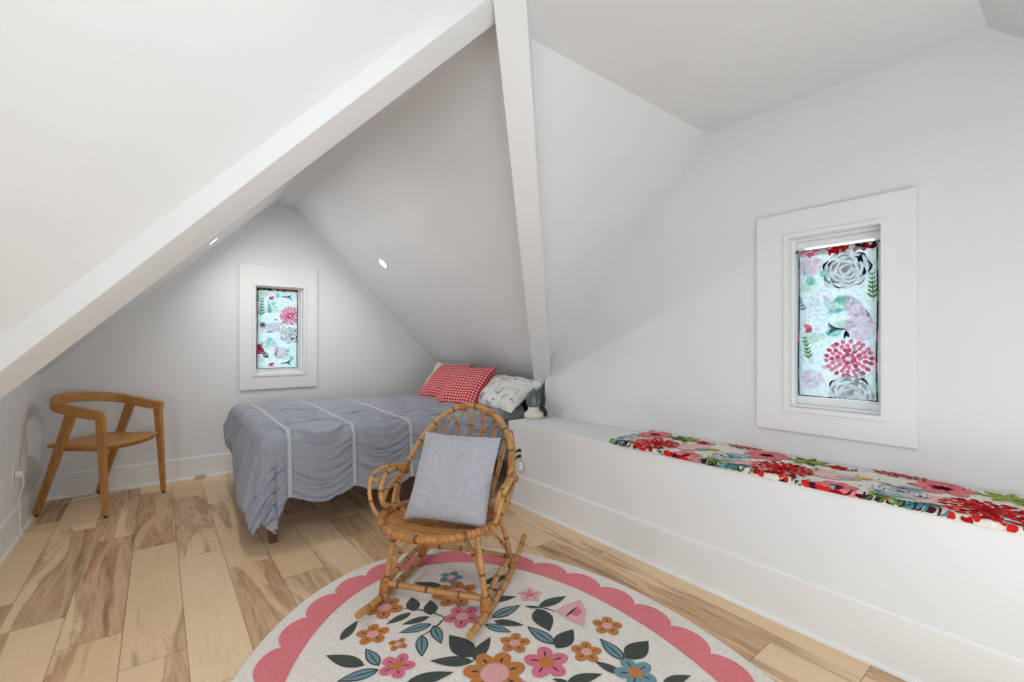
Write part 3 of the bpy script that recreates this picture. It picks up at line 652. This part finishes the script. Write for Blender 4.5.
rug()

# ------------------------------------------------------------------ bed
def bed():
    root = thing('bed', 'dark wooden bed frame under the grey ruched bedspread', 'bed', (0, 0, 0))
    for x, y in ((.545, 3.045), (.545, 4.42)):
        b = MB(); h = .028; b.hexa([(x-h*.75, y-h*.75, 0), (x+h*.75, y-h*.75, 0), (x+h*.75, y+h*.75, 0), (x-h*.75, y+h*.75, 0)], [(x-h, y-h, .40), (x+h, y-h, .40), (x+h, y+h, .40), (x-h, y+h, .40)]); b.build('leg', M_dwood, root, bevel=.004)
    for y in (3.045, 4.42):
        b = MB(); b.box(2.515, 2.57, y-.03, y+.03, 0, .70); b.build('headboard_post', M_dwood, root, bevel=.004)
    for y in (3.045, 4.42):
        b = MB(); b.box(.56, 2.52, y-.014, y+.014, .26, .37); b.build('side_rail', M_dwood, root, bevel=.003)
    b = MB(); b.box(.535, .56, 3.07, 4.395, .26, .37); b.build('foot_rail', M_dwood, root, bevel=.003)
    b = MB(); b.box(2.53, 2.555, 3.075, 4.39, .3, .68); b.build('headboard', M_dwood, root, bevel=.003)
    b = MB()
    for i in range(14): x = .62+i*.14; b.box(x-.035, x+.035, 3.06, 4.405, .345, .36)
    b.build('slats', M_dwood, root)
    for y in (3.72,):
        b = MB(); b.box(1.10, 1.15, y-.025, y+.025, 0, .345); b.build('centre_leg', M_dwood, root, bevel=.003)
bed()
b = MB(); b.box(.575, 2.525, 3.055, 4.405, .362, .605)
tag(b.build('mattress', M_sheet, bevel=.04), 'white mattress under the grey ruched bedspread', 'mattress')

def fold_band(x): return x
def comforter():
    x0, x1, y0, y1, zt, r = .548, 2.44, 3.035, 4.415, .648, .06
    bands = [.075, .462, .862]                 # distance of the pale bands from the foot edge
    def soft(L_): return L_ if L_ < .42 else .42+.24*math.tanh((L_-.42)/.24)
    def drape(a, c):
        """a: from the foot edge (<0 hangs over the foot); c: from the near edge (<0 hangs over the near side)"""
        W_ = y1-y0; bx = max(a, 0); by = min(max(c, 0), W_)
        ex = max(0, -a); ey = -min(0, c) if c < 0 else max(0, c-W_); sy = -1 if c < 0 else 1
        L_ = math.hypot(ex, ey)
        z = zt+.012*math.sin(bx*3+1)+.018*math.exp(-((by-.9)/.5)**2)
        if L_ < 1e-6: return Vector((x0+bx, y0+by, z))
        dx, dy = -ex/L_, sy*ey/L_; L_ = soft(L_); fl = .05+.24*max(0, -dx)
        if L_ < r*PI/2: o = r*math.sin(L_/r); dn = r*(1-math.cos(L_/r))
        else: o = r+fl*(L_-r*PI/2); dn = r+(L_-r*PI/2)
        return Vector((x0+bx+dx*o, y0+by+dy*o, z-dn))
    def hang_near(a):                         # hem of the near side billows between the bands
        h = .415; k = 0
        for p, q in zip([-.45]+bands, bands+[1.3]):
            if p <= a < q: k = math.sin(PI*(a-p)/(q-p))
        if a < bands[0]: return h+.20*math.sin(PI*min(1, max(0, (a+.30)/.36)))**.8
        return h+.05*k
    def hang_foot(c):
        t = min(1, max(0, c/(y1-y0))); return .46*(1-t)+.235*t+.03*math.sin(t*9)
    NU, NV = 190, 260
    def env(a):
        ed = [-.46]+bands+[1.25, 1.62, 2.0]
        for p, q in zip(ed, ed[1:]):
            if p <= a < q: s = (a-p)/(q-p); return min(1, math.sin(PI*s)**.55), s
        return .6, .5
    def P(a, c): 
        return drape(a, c)
    rows = []
    for i in range(NU+1):
        u = i/NU; row = []
        for j in range(NV+1):
            v = j/NV
            cn = -.43+v*(.43+(y1-y0)+.30)     # nominal
            a = -hang_foot(cn)+u*(hang_foot(cn)+x1-x0)
            hn = hang_near(a); c = cn if cn > 0 else cn*hn/.43
            p = P(a, c); e = 1e-3
            n = (P(a+e, c)-P(a-e, c)).cross(P(a, c+e)-P(a, c-e))
            n = n.normalized() if n.length > 1e-12 else Vector((0, 0, 1))
            k, s = env(a); k *= min(1, .45+max(0, a+hang_foot(cn))/.10) if a < 0 else 1
            near = min(1, max(0, (.25-c)/.3))
            sag = .075*math.sin(PI*s)*near if a > 0 else 0
            cc = c+sag
            w1 = mnoise.noise(Vector((a*1.15, cc*14+mnoise.noise(Vector((a*2.0, cc*3, 5)))*.9, 1.3)))
            w2 = mnoise.noise(Vector((a*2.1, cc*29+mnoise.noise(Vector((a*3, cc*5, 9)))*.9, 7.7)))
            w3 = mnoise.noise(Vector((a*9, cc*60, 3.1)))
            rid = (1-abs(w1)*2.2)*.6+(1-abs(w2)*2.2)*.4
            top = 1.45-.75*near
            cr = math.exp(-(w1/.10)**2)*.040+math.exp(-(w2/.10)**2)*.022
            k *= .65 if (a < 0 and c < .1) else 1
            d = k*(.034+.030*(rid-.4)-cr*(.55+.45*top)+.004*w3)+(1-k)*(.003*w3+.005*w2-.3*cr)
            if a < .06 and c < .3: d += .02*mnoise.noise(Vector((a*4, c*5, 2)))
            row.append(p+n*d)
        rows.append(row)
    root = thing('bedspread', 'grey blue ruched bedspread with pale bands draped over the bed', 'bedspread', (0, 0, 0))
    b = MB(); b.grid(rows, 0, True)
    o = b.build('ruched_cover', M_cover, root, fixn=False)
    so = o.modifiers.new('thickness', 'SOLIDIFY'); so.thickness = .010; so.offset = -1
    for bd in bands:
        q = []
        for da in (-.0135, -.0115, .0115, .0135):
            row = []
            for j in range(NV+1):
                cn = -.43+j/NV*(.43+(y1-y0)+.30); a = bd+da
                hn = hang_near(bd); c = cn if cn > 0 else cn*hn/.43
                p = P(a, c); e = 1e-3; n = (P(a+e, c)-P(a-e, c)).cross(P(a, c+e)-P(a, c-e)).normalized()
                row.append(p+n*((.0135 if abs(da) < .012 else .002)+.002*mnoise.noise(Vector((bd, c*14, 0)))))
            q.append(row)
        b = MB(); b.grid(q, 0, True); o = b.build('pale_band', M_band, root, fixn=False)
comforter()

# ------------------------------------------------------------------ pillows
def pillow_mesh(w, h, t, seed=0, wr=.010, n=44, ear=.10, slump=0.0):
    mb = MB(); mb.uv = []
    for side in (1, -1):
        vs = []
        for i in range(n+1):
            for j in range(n+1):
                u = -1+2*i/n; v = -1+2*j/n
                x = w/2*u*(1-ear*(1-v*v)*abs(u)**3); z = h/2*v*(1-ear*(1-u*u)*abs(v)**3)
                k = (max(0, 1-u**4)*max(0, 1-v**4))**.5
                k = k*(.72+.28*(1-u*u)*(1-v*v))
                y = side*t/2*k*(1+slump*(-v))
                d = wr*k**.5*mnoise.noise(Vector((x*7+seed, z*7, side*2.0)))+wr*.5*mnoise.noise(Vector((x*17+seed, z*17, side*3.0)))*k**.3
                vs.append((x+d*.3, y+d, z)); mb.uv.append(((u+1)/2, (v+1)/2))
        fs = []
        for i in range(n):
            for j in range(n):
                q = (i*(n+1)+j, (i+1)*(n+1)+j, (i+1)*(n+1)+j+1, i*(n+1)+j+1); fs.append(q if side < 0 else q[::-1])
        mb.add(vs, fs, 0, True)
    return mb
def place_axes(o, centre, xdir, zdir):
    x = Vector(xdir).normalized(); z = Vector(zdir); z = (z-x*z.dot(x)).normalized(); y = z.cross(x)
    o.matrix_world = Matrix.Translation(Vector(centre)) @ Matrix((x, y, z)).transposed().to_4x4()
def gingham():
    m, nt, b = mk('red_gingham_cotton'); L = nt.links
    tc = nd(nt, 'ShaderNodeTexCoord'); mp = nd(nt, 'ShaderNodeMapping'); mp.inputs['Scale'].default_value = (17, 17, 1); L.new(tc.outputs['UV'], mp.inputs[0])
    sp = nd(nt, 'ShaderNodeSeparateXYZ'); L.new(mp.outputs[0], sp.inputs[0])
    st = []
    for i in (0, 1):
        f = nd(nt, 'ShaderNodeMath', operation='FRACT'); L.new(sp.outputs[i], f.inputs[0])
        g = nd(nt, 'ShaderNodeMath', operation='GREATER_THAN'); L.new(f.outputs[0], g.inputs[0]); g.inputs[1].default_value = .42; st.append(g.outputs[0])
    ad = nd(nt, 'ShaderNodeMath', operation='ADD'); L.new(st[0], ad.inputs[0]); L.new(st[1], ad.inputs[1])
    hf = nd(nt, 'ShaderNodeMath', operation='MULTIPLY'); L.new(ad.outputs[0], hf.inputs[0]); hf.inputs[1].default_value = .5
    r = nd(nt, 'ShaderNodeValToRGB'); r.color_ramp.interpolation = 'CONSTANT'; e = r.color_ramp.elements; e.new(.7)
    e[0].position = 0; e[0].color = (*lin((232, 200, 196)), 1); e[1].position = .3; e[1].color = (*lin((206, 84, 88)), 1); e[2].position = .7; e[2].color = (*lin((168, 34, 46)), 1)
    L.new(hf.outputs[0], r.inputs[0]); L.new(r.outputs[0], b.inputs['Base Color']); b.inputs['Roughness'].default_value = .9
    return m
M_ging = gingham()
def floral_pillow_mat():
    m, nt, b = mk('white_sprigged_cotton'); L = nt.links
    tc = nd(nt, 'ShaderNodeTexCoord'); n = nd(nt, 'ShaderNodeTexNoise'); n.inputs['Scale'].default_value = 13; n.inputs['Detail'].default_value = 6; n.inputs['Roughness'].default_value = .7
    L.new(tc.outputs['Object'], n.inputs['Vector'])
    r = nd(nt, 'ShaderNodeValToRGB'); e = r.color_ramp.elements; e.new(.5); e.new(.6)
    for q, (p, c) in zip(e, ((.3, (92, 104, 104)), (.395, (150, 158, 154)), (.43, (222, 222, 218)), (.7, (228, 228, 226)))): q.position = p; q.color = (*lin(c), 1)
    L.new(n.outputs['Fac'], r.inputs[0])
    n2 = nd(nt, 'ShaderNodeTexVoronoi'); n2.inputs['Scale'].default_value = 16; L.new(tc.outputs['Object'], n2.inputs['Vector'])
    lt = nd(nt, 'ShaderNodeMath', operation='LESS_THAN'); lt.inputs[1].default_value = .17; L.new(n2.outputs['Distance'], lt.inputs[0])
    mx = nd(nt, 'ShaderNodeMix', data_type='RGBA'); L.new(lt.outputs[0], mx.inputs[0]); L.new(r.outputs[0], mx.inputs[6]); mx.inputs[7].default_value = (*lin((132, 120, 124)), 1)
    L.new(mx.outputs[2], b.inputs['Base Color']); b.inputs['Roughness'].default_value = .9
    return m
M_spr = floral_pillow_mat()
o = pillow_mesh(.60, .44, .15, 5.0, .03).build('bed_pillow', M_spr, fixn=False)
place_axes(o, (2.36, 3.13, .775), (.06, -1, -.04), (.76, .05, .46)); tag(o, 'white sprigged bed pillow leaning behind the red cushions', 'pillow')
o = pillow_mesh(.60, .44, .13, 11.0, .02).build('bed_pillow', M_sheet, fixn=False)
place_axes(o, (2.44, 4.36, .80), (.04, -1, .0), (.50, .0, .70)); tag(o, 'plain white bed pillow almost hidden behind the red cushions, by the gable wall', 'pillow')
G = 'red gingham cushions on the bed'
o = pillow_mesh(.50, .50, .15, 1.0, .012).build('throw_cushion', M_ging, fixn=False)
place_axes(o, (2.24, 3.98, .815), (.12, -.99, .02), (.62, .0, .56)); tag(o, 'red gingham cushion nearer the back gable wall, partly covered by the other', 'cushion', G)
o = pillow_mesh(.50, .50, .15, 2.0, .012).build('throw_cushion', M_ging, fixn=False)
place_axes(o, (2.19, 3.51, .805), (.30, -.95, .03), (.60, .10, .56)); tag(o, 'red gingham cushion in front, against the white sprigged pillow', 'cushion', G)

# ------------------------------------------------------------------ wooden armchair by the back gable wall
def armchair():
    rz = math.atan2(-.609, .793)-PI/2       # local +y faces into the room
    root = thing('armchair', 'honey coloured wooden armchair with a curved back rail, standing in the left corner', 'chair', (-.318, 4.535, 0), rz)
    def taper(name, top, bot, a, c, m):
        b = MB(); (tx, ty, tz), (bx, by, bz) = top, bot
        b.hexa([(bx-c[0], by-c[1], bz), (bx+c[0], by-c[1], bz), (bx+c[0], by+c[1], bz), (bx-c[0], by+c[1], bz)],
               [(tx-a[0], ty-a[1], tz), (tx+a[0], ty-a[1], tz), (tx+a[0], ty+a[1], tz), (tx-a[0], ty+a[1], tz)])
        o = b.build(name, m, root, bevel=.006); return o
    for s in (-1, 1):
        o = taper('front_leg', (s*.255, .205, .69), (s*.262, .243, .012), (.016, .030), (.011, .017), M_honeyv)
        t = MB(); t.lathe([(.0001, .0), (.010, 0), (.011, .013), (.0001, .013)], 14, 0, (s*.262, .243, 0)); t.build('foot_glide', M_black, o)
        o = taper('back_leg', (s*.243, .0, .73), (s*.240, -.252, .012), (.014, .036), (.012, .020), M_honeyv)
        t = MB(); t.lathe([(.0001, .0), (.010, 0), (.011, .013), (.0001, .013)], 14, 0, (s*.240, -.252, 0)); t.build('foot_glide', M_black, o)
    # bent rail: one board swept from the front of one arm round the back to the other
    ctr = []
    for y in (.235, .14, .03): ctr.append((-.268, y))
    for k in range(17):
        a = PI-PI*k/16*1.0; ctr.append((.268*math.cos(a), -.04-.205*math.sin(a)))
    for y in (.03, .14, .235): ctr.append((.268, y))
    n = len(ctr); rows = []
    b = MB()
    for i, (x, y) in enumerate(ctr):
        p = Vector(ctr[max(0, i-1)]); q = Vector(ctr[min(n-1, i+1)]); d = (q-p).normalized(); nn = Vector((-d.y, d.x))
        t = min(1, max(0, (.235-y)/.48)); zc = .696+.10*t**1.2; hh = .036; th = .017
        if i in (0, n-1): hh *= .9
        rows.append([(x-nn.x*th, y-nn.y*th, zc-hh), (x+nn.x*th, y+nn.y*th, zc-hh), (x+nn.x*th, y+nn.y*th, zc+hh), (x-nn.x*th, y-nn.y*th, zc+hh)])
    vs = [p for r_ in rows for p in r_]
    fs = [(i*4+k, i*4+(k+1) % 4, (i+1)*4+(k+1) % 4, (i+1)*4+k) for i in range(n-1) for k in range(4)]+[(3, 2, 1, 0), tuple((n-1)*4+k for k in range(4))]
    b.add(vs, fs, 0, False); o = b.build('curved_back_rail', M_honey, root, bevel=.008)
    # seat board with a bowed front, and the apron below it
    out = [(-.222, -.195)]
    for k in range(13): t = k/12; out.append((-.25+.50*t, 0.215+.055*math.sin(PI*t)))
    out += [(.222, -.195)]
    for k in range(1, 8): t = k/8; out.append((.222-.444*t, -.195-.025*math.sin(PI*t)))
    def inset(P, f): return [(x*f, y*f) for x, y in P]
    b = MB(); m = len(out)
    lay = [(inset(out, .985), .468), (out, .473), (out, .488), (inset(out, .98), .493)]
    for pts, z in lay: pass
    vs = [(x, y, z) for pts, z in lay for x, y in pts]
    fs = [(i*m+k, i*m+(k+1) % m, (i+1)*m+(k+1) % m, (i+1)*m+k) for i in range(3) for k in range(m)]+[tuple(range(m))[::-1], tuple(3*m+k for k in range(m))]
    b.add(vs, fs, 0); b.build('seat', M_honey, root)
    ap = inset(out, .90); b = MB(); b.prism([(x, y, .443) for x, y in ap], (0, 0, .025)); b.build('apron', M_honey, root, bevel=.003)
    return root
armchair()

# ------------------------------------------------------------------ rattan rocking chair
def rocker():
    th = R(36.5); rz = math.atan2(-math.sin(th), -math.cos(th))-PI/2     # local +y faces forward, +x = viewer's right when facing it from behind
    root = thing('rocking_chair', 'golden rattan rocking chair with a tall hoop back, on the edge of the oval rug', 'rocking chair', (1.15, 1.95, 0), rz)
    RM2 = [M_rat, M_ratd, M_wrap]
    # mirror: measured x runs to the picture's right, local x is its opposite
    def p(x, y, z): return (-x, y, z) if False else (x*SX, y, z)
    SX = -1.0
    def rod(name, pts, r, node=.11, parent=root, n=10, sub=6):
        b = MB(); b.tube([p(*q) for q in pts], r, n, sub, 0, node, 1); return b.build(name, RM2, parent, fixn=False)
    def wrap(parent, a, c, r, turns=7):
        b = MB(); a = Vector(p(*a)); c = Vector(p(*c)); N = turns*4
        b.tube([a.lerp(c, i/N) for i in range(N+1)], lambda t: r*(1+.07*math.cos(t*turns*2*PI)), 12, 1, 2); return b.build('cane_binding', RM2, parent, fixn=False)
    for s in (-1, 1):
        ru = rod('runner', [(s*.25, .425, .058), (s*.252, .30, .040), (s*.254, .15, .0285), (s*.256, 0, .0265), (s*.257, -.15, .036), (s*.258, -.30, .064), (s*.26, -.42, .105)], .0155, .10)
        fl = rod('front_leg', [(s*.248, .215, .050), (s*.225, .21, .20), (s*.20, .20, .362)], .0135, .17); wrap(fl, (s*.25, .222, .030), (s*.243, .215, .10), .0245)
        bl = rod('back_leg', [(s*.256, -.175, .055), (s*.235, -.14, .2), (s*.21, -.10, .33)], .0135, .15); wrap(bl, (s*.257, -.175, .042), (s*.251, -.168, .105), .0235)
        rod('side_stretcher', [(s*.243, .20, .085), (s*.246, .02, .108), (s*.250, -.155, .105)], .0125, .09)
        rod('brace', [(s*.238, .205, .095), (s*.20, .185, .20), (s*.12, .13, .30), (s*.03, .06, .345)], .0085, .14)
        rod('brace', [(s*.245, -.16, .11), (s*.19, -.14, .20), (s*.10, -.08, .29), (s*.02, -.02, .338)], .0085, .14)
    rod('front_stretcher', [(-.238, .215, .090), (0, .217, .088), (.238, .215, .090)], .0135, .15)
    rod('back_stretcher', [(-.25, -.165, .10), (0, -.168, .108), (.25, -.165, .10)], .0125, .12)
    # --- seat: a dished oval of cane rods inside a wrapped rim
    cx, cy, ra, rb = -.02, .095, .275, .275
    def rim(t): 
        x = cx+ra*math.cos(t); y = cy+rb*math.sin(t); k = (y-cy)/rb
        return (x, y, .368+.014*k+.010*math.cos(t)**2)
    b = MB(); b.tube([p(*rim(2*PI*i/28)) for i in range(28)], .0165, 10, 5, 0, closed=True)
    rimo = b.build('seat_rim', [M_weave, M_ratd, M_wrap], root, fixn=False)
    b = MB(); K = 76
    for i in range(K):                       # binding turns over the rim, as a string of close rings
        t = 2*PI*(i+.5)/K; c = Vector(rim(t)); d = (Vector(rim(t+.01))-Vector(rim(t-.01))).normalized()
        b.tube([p(*(c-d*.0095)), p(*c), p(*(c+d*.0095))], lambda q: .0165+.0030*math.sin(PI*q), 10, 3, 0 if i % 9 else 1)
    b.build('rim_binding', [M_wrap, M_ratd], rimo, fixn=False)
    b = MB(); nr = 22
    for i in range(nr):
        y = cy-rb*.95+1.9*rb*(i+.5)/nr; k = (y-cy)/rb; hx = ra*math.sqrt(max(0, 1-k*k))*.99
        pts = []
        for j in range(9):
            u = -1+2*j/8; x = cx+hx*u; bow = .035*(1-u*u)*(.4+.6*k)
            pts.append(p(x, y+bow-.02*(.4+.6*k), .366+.014*k-.032*(1-u*u)*(1-k*k)))
        b.tube(pts, .0085+.0015*math.sin(i*2.1), 8, 3, i % 4 == 0)
    b.build('cane_seat', [M_weave, M_wrap], root, fixn=False)
    # --- hoop back: leans back from the seat sides to a round top
    hoop = [(-.222, .055, .345), (-.272, .035, .372), (-.308, .008, .412), (-.322, -.043, .475), (-.317, -.080, .522), (-.308, -.108, .557), (-.283, -.170, .636), (-.255, -.215, .694), (-.198, -.282, .775), (-.124, -.323, .826), (-.039, -.338, .845),
            (.055, -.326, .830), (.142, -.293, .789), (.209, -.238, .721), (.248, -.179, .646), (.272, -.095, .542), (.279, -.032, .463), (.266, .018, .400), (.240, .055, .358)]
    hb = rod('back_hoop', hoop, .0155, .13, n=12)
    for a, c in ((4, 5), (9, 10), (11, 12), (14, 15)): wrap(hb, Vector(hoop[a]).lerp(Vector(hoop[c]), .25), Vector(hoop[a]).lerp(Vector(hoop[c]), .75), .0185, 5)
    # arched spindles between hoop and seat; they bulge back like a shell
    def shell(x, z):                          # point on the hollow of the back
        zz = min(1, max(0, (z-.36)/.48)); y = -.10-.30*zz*.9
        bulge = .085*(1-((x+.02)/.31)**2)*math.sin(PI*min(1, max(.0, zz))*.9+.25)
        return (x, y-.04-bulge+.10*((x+.02)/.31)**2*(1-zz), z)
    def ztop(x):
        u = min(.97, abs((x+.02)/.30)); return .845-.30*(1-math.sqrt(1-u*u))**.9
    xs = [-.02+.0775*(i-3.5) for i in range(8)]
    for i in range(7):
        xa, xb = xs[i]+.0075, xs[i+1]-.0075; xm = (xa+xb)/2
        za, zb, zm = ztop(xa)-.085, ztop(xb)-.085, ztop(xm)-.026
        f = .80                                # the spindles draw together towards the seat
        def col(x, zt): return [shell(-.02+(x+.02)*(f+(1-f)*t), .362+(zt-.362)*t) for t in (0, .3, .6, .85, 1)]
        L1 = col(xa, za); R1 = col(xb, zb)
        mid = [shell(xa+.010, za+.040), shell(xm, zm), shell(xb-.010, zb+.040)]
        rod('back_spindle', L1+mid+R1[::-1], .0058, .10, n=8)
    # --- arms
    for s in (-1, 1):
        o = (lambda x: x-.02)
        J = (s*.300-.012, -.085, .535)
        arm = rod('arm', [J, (s*.318-.012, .0, .556), (s*.312-.012, .075, .552), (s*.300-.012, .135, .525), (s*.292-.012, .158, .475), (s*.284-.012, .145, .425), (s*.276-.012, .095, .398), (s*.266-.012, .04, .382)], .0135, .10)
        wrap(arm, (J[0], J[1]-.02, J[2]-.012), (J[0], J[1]+.03, J[2]+.010), .0205, 6)
        lp = rod('arm_loop', [(J[0]-s*.002, J[1]-.01, J[2]+.018), (s*.332-.012, .04, .575), (s*.338-.012, .12, .572), (s*.332-.012, .185, .545), (s*.322-.012, .208, .495), (s*.305-.012, .21, .435), (s*.278-.012, .20, .385)], .0095, .13)
        rod('arm_tie', [(s*.332-.012, .178, .548), (s*.320-.012, .155, .54), (s*.300-.012, .130, .528)], .0095, .3, lp)
        rod('arm_brace', [(s*.290-.012, .150, .430), (s*.302-.012, .09, .472), (s*.310-.012, .02, .495), (s*.305-.012, -.06, .505)], .0105, .12)
        rod('arm_support', [(s*.306-.014, -.045, .50), (s*.298-.012, .01, .455), (s*.282-.012, .06, .412), (s*.262-.012, .09, .380)], .0105, .12)
    return root
rocker()
# fleecy square cushion leaning in the rocking chair
def fleece():
    m = mat('grey_fleece', (186, 188, 196), .98, .10, 60, .9, 260, .1, sheen=.5)
    mb = pillow_mesh(.40, .42, .15, 9.0, .012, 90, .05)
    n = len(mb.v)
    for i in range(n):
        x, y, z = mb.v[i]; d = .0045*mnoise.noise(Vector((x*85, z*85, y*40))); sgn = 1 if i < n//2 else -1
        mb.v[i] = (x+d*.6, y+sgn*d, z+d*.5)
    o = mb.build('fleece_cushion', m, fixn=False)
    th = R(36.5); F = Vector((-math.cos(th), -math.sin(th), 0)); X = Vector((math.sin(th), -math.cos(th), 0)); O = Vector((1.15, 1.95, 0))
    def g(x, y, z): return O+X*x+F*y+Vector((0, 0, z))
    c = g(.035, .075, .562)
    place_axes(o, c, X+Vector((0, 0, -.02)), F*-.50+Vector((0, 0, .86))+X*.0)
    return tag(o, 'square pale grey fleecy cushion sitting in the rattan rocking chair', 'cushion')
fleece()

# ------------------------------------------------------------------ lantern on the ledge
def lantern():
    root = thing('lantern', 'small white lantern with a green glass globe, on the ledge beside the bed', 'lantern', (2.350, 2.735, ZK))
    M_enam = mat('cream_enamel', (226, 220, 204), .35, .03, 20); M_dk = mat('dark_handle', (44, 42, 40), .5, .2, 30)
    m, nt, bb = mk('green_glass'); L = nt.links
    n = nd(nt, 'ShaderNodeTexNoise'); n.inputs['Scale'].default_value = 30
    r = nd(nt, 'ShaderNodeValToRGB'); r.color_ramp.elements[0].color = (*lin((84, 120, 114)), 1); r.color_ramp.elements[1].color = (*lin((206, 220, 216)), 1)
    L.new(n.outputs['Fac'], r.inputs[0]); L.new(r.outputs[0], bb.inputs['Base Color']); bb.inputs['Roughness'].default_value = .12; bb.inputs['Transmission Weight'].default_value = .75; bb.inputs['IOR'].default_value = 1.2
    b = MB(); b.lathe([(.0001, 0), (.068, 0), (.077, .008), (.078, .028), (.070, .046), (.050, .060), (.042, .074), (.044, .086), (.040, .09), (.0001, .09)], 40); b.build('base', M_enam, root)
    b = MB(); b.lathe([(.034, .088), (.050, .100), (.057, .122), (.058, .15), (.054, .178), (.042, .200), (.022, .214), (.012, .217)], 36); gl = b.build('glass_globe', m, root)
    b = MB(); b.lathe([(.0001, .092), (.012, .092), (.014, .13), (.010, .165), (.0001, .17)], 16); b.build('candle_tube', M_enam, root)
    b = MB(); b.lathe([(.016, .212), (.020, .217), (.014, .223), (.008, .228), (.009, .236), (.005, .241), (.0001, .242)], 24); b.build('cap', mat('green_enamel', (88, 122, 112), .35, .05), root)
    b = MB()
    for k in range(6):
        a = 2*PI*k/6; b.tube([(q*math.cos(a), q*math.sin(a), z) for q, z in ((.040, .088), (.056, .105), (.0605, .135), (.0605, .155), (.056, .180), (.042, .203), (.018, .219))], .0016, 6, 4)
    b.build('wire_guard', mat('grey_wire', (150, 156, 150), .4, .05, metal=.6), root)
    a = -.55; ca, sa = math.cos(a), math.sin(a)
    b = MB(); b.tube([(q*ca, q*sa, z) for q, z in ((.046, .17), (.072, .178), (.082, .15), (.076, .115), (.07, .085), (.092, .055), (.100, .03), (.09, .012))], lambda t: .011+.004*math.sin(PI*t), 10, 5); b.build('handle', M_dk, root)
lantern()

# ------------------------------------------------------------------ sockets, plugs, cords
def outlet(loc, rz, label):
    root = thing('outlet', label, 'outlet', loc, rz)       # local x along the wall, -y into the room
    b = MB(); b.box(-.037, .037, -.006, 0, -.058, .058); b.build('cover_plate', M_plast, root, bevel=.003)
    for z in (-.022, .022):
        b = MB(); b.box(-.017, .017, -.008, -.005, z-.015, z+.015); s = b.build('socket', M_plast, root, bevel=.002)
        d = MB()
        for x in (-.006, .006): d.box(x-.0012, x+.0012, -.0085, -.0075, z-.005, z+.006)
        d.build('slots', M_black, s)
    return root
outlet((XK, 2.612, .385), -PI/2, 'white wall outlet low on the ledge front behind the rocking chair')
for z, lab in ((.407, 'upper black plug in the outlet on the ledge front'), (.363, 'lower black plug in the outlet on the ledge front')):
    root = thing('plug', lab, 'plug', (XK-.0086, 2.612, z), -PI/2, 'black plugs in the ledge outlet')
    b = MB(); b.tube([(0, 0, 0), (0, -.012, 0), (0, -.028, -.002), (0, -.04, -.006)], lambda t: .0135-.007*t, 12, 4); b.build('plug_body', M_black, root, fixn=False)
    b = MB(); k = (z-.363)/.044
    b.tube([(0, -.036, -.005), (.012, -.052, -.012), (-.03, -.055, -.03), (-.06, -.035, -.08-.02*k), (-.075, -.022, -.16-.02*k), (-.085, -.022, -.24), (-.10-.02*k, -.034, -.345-.008*k)], .0035, 8, 6); b.build('cord', M_black, root, fixn=False)
M_clear = mat('clear_plastic', (206, 208, 208), .2, .02, 10)
b = MB(); b.box(2.083, 2.112, 2.575, 2.625, .268, .328); 
tag(b.build('power_adapter', M_plast, bevel=.006), 'small white adapter on the ledge front below the black plugs', 'adapter')
outlet((XD0, 4.04, .40), PI/2, 'white wall outlet on the left knee wall behind the armchair')
root = thing('plug', 'white plug on the left knee wall with a white cord rising from it', 'plug', (XD0+.0086, 4.035, .40), PI/2)
b = MB(); b.box(-.016, .016, -.035, 0, -.016, .016); b.build('plug_body', M_plast, root, bevel=.004)
b = MB(); b.tube([(0, -.03, -.01), (.0, -.038, -.06), (.0, -.020, -.15), (.0, -.022, -.25), (.002, -.024, -.34), (.006, -.034, -.386), (.03, -.036, -.3950)], .0025, 8, 8); b.build('cord', M_plast, root, fixn=False)
b = MB(); b.tube([(-.06, 4.856, .0035), (-.18, 4.862, .0035), (-.33, 4.84, .0035), (-.45, 4.78, .0035), (-.56, 4.74, .0035)], .0032, 8, 8)
tag(b.build('loose_cord', M_plast, fixn=False), 'thin white cord lying on the floor along the back baseboard behind the armchair', 'cord')
b = MB(); b.box(.255, .335, 4.862, 4.892, 0, .028); b.box(.27, .32, 4.857, 4.863, .006, .022)
tag(b.build('cord_box', mat('beige_plastic', (200, 186, 166), .5, .03), bevel=.004), 'small beige cord box on the floor against the back baseboard', 'cord box')
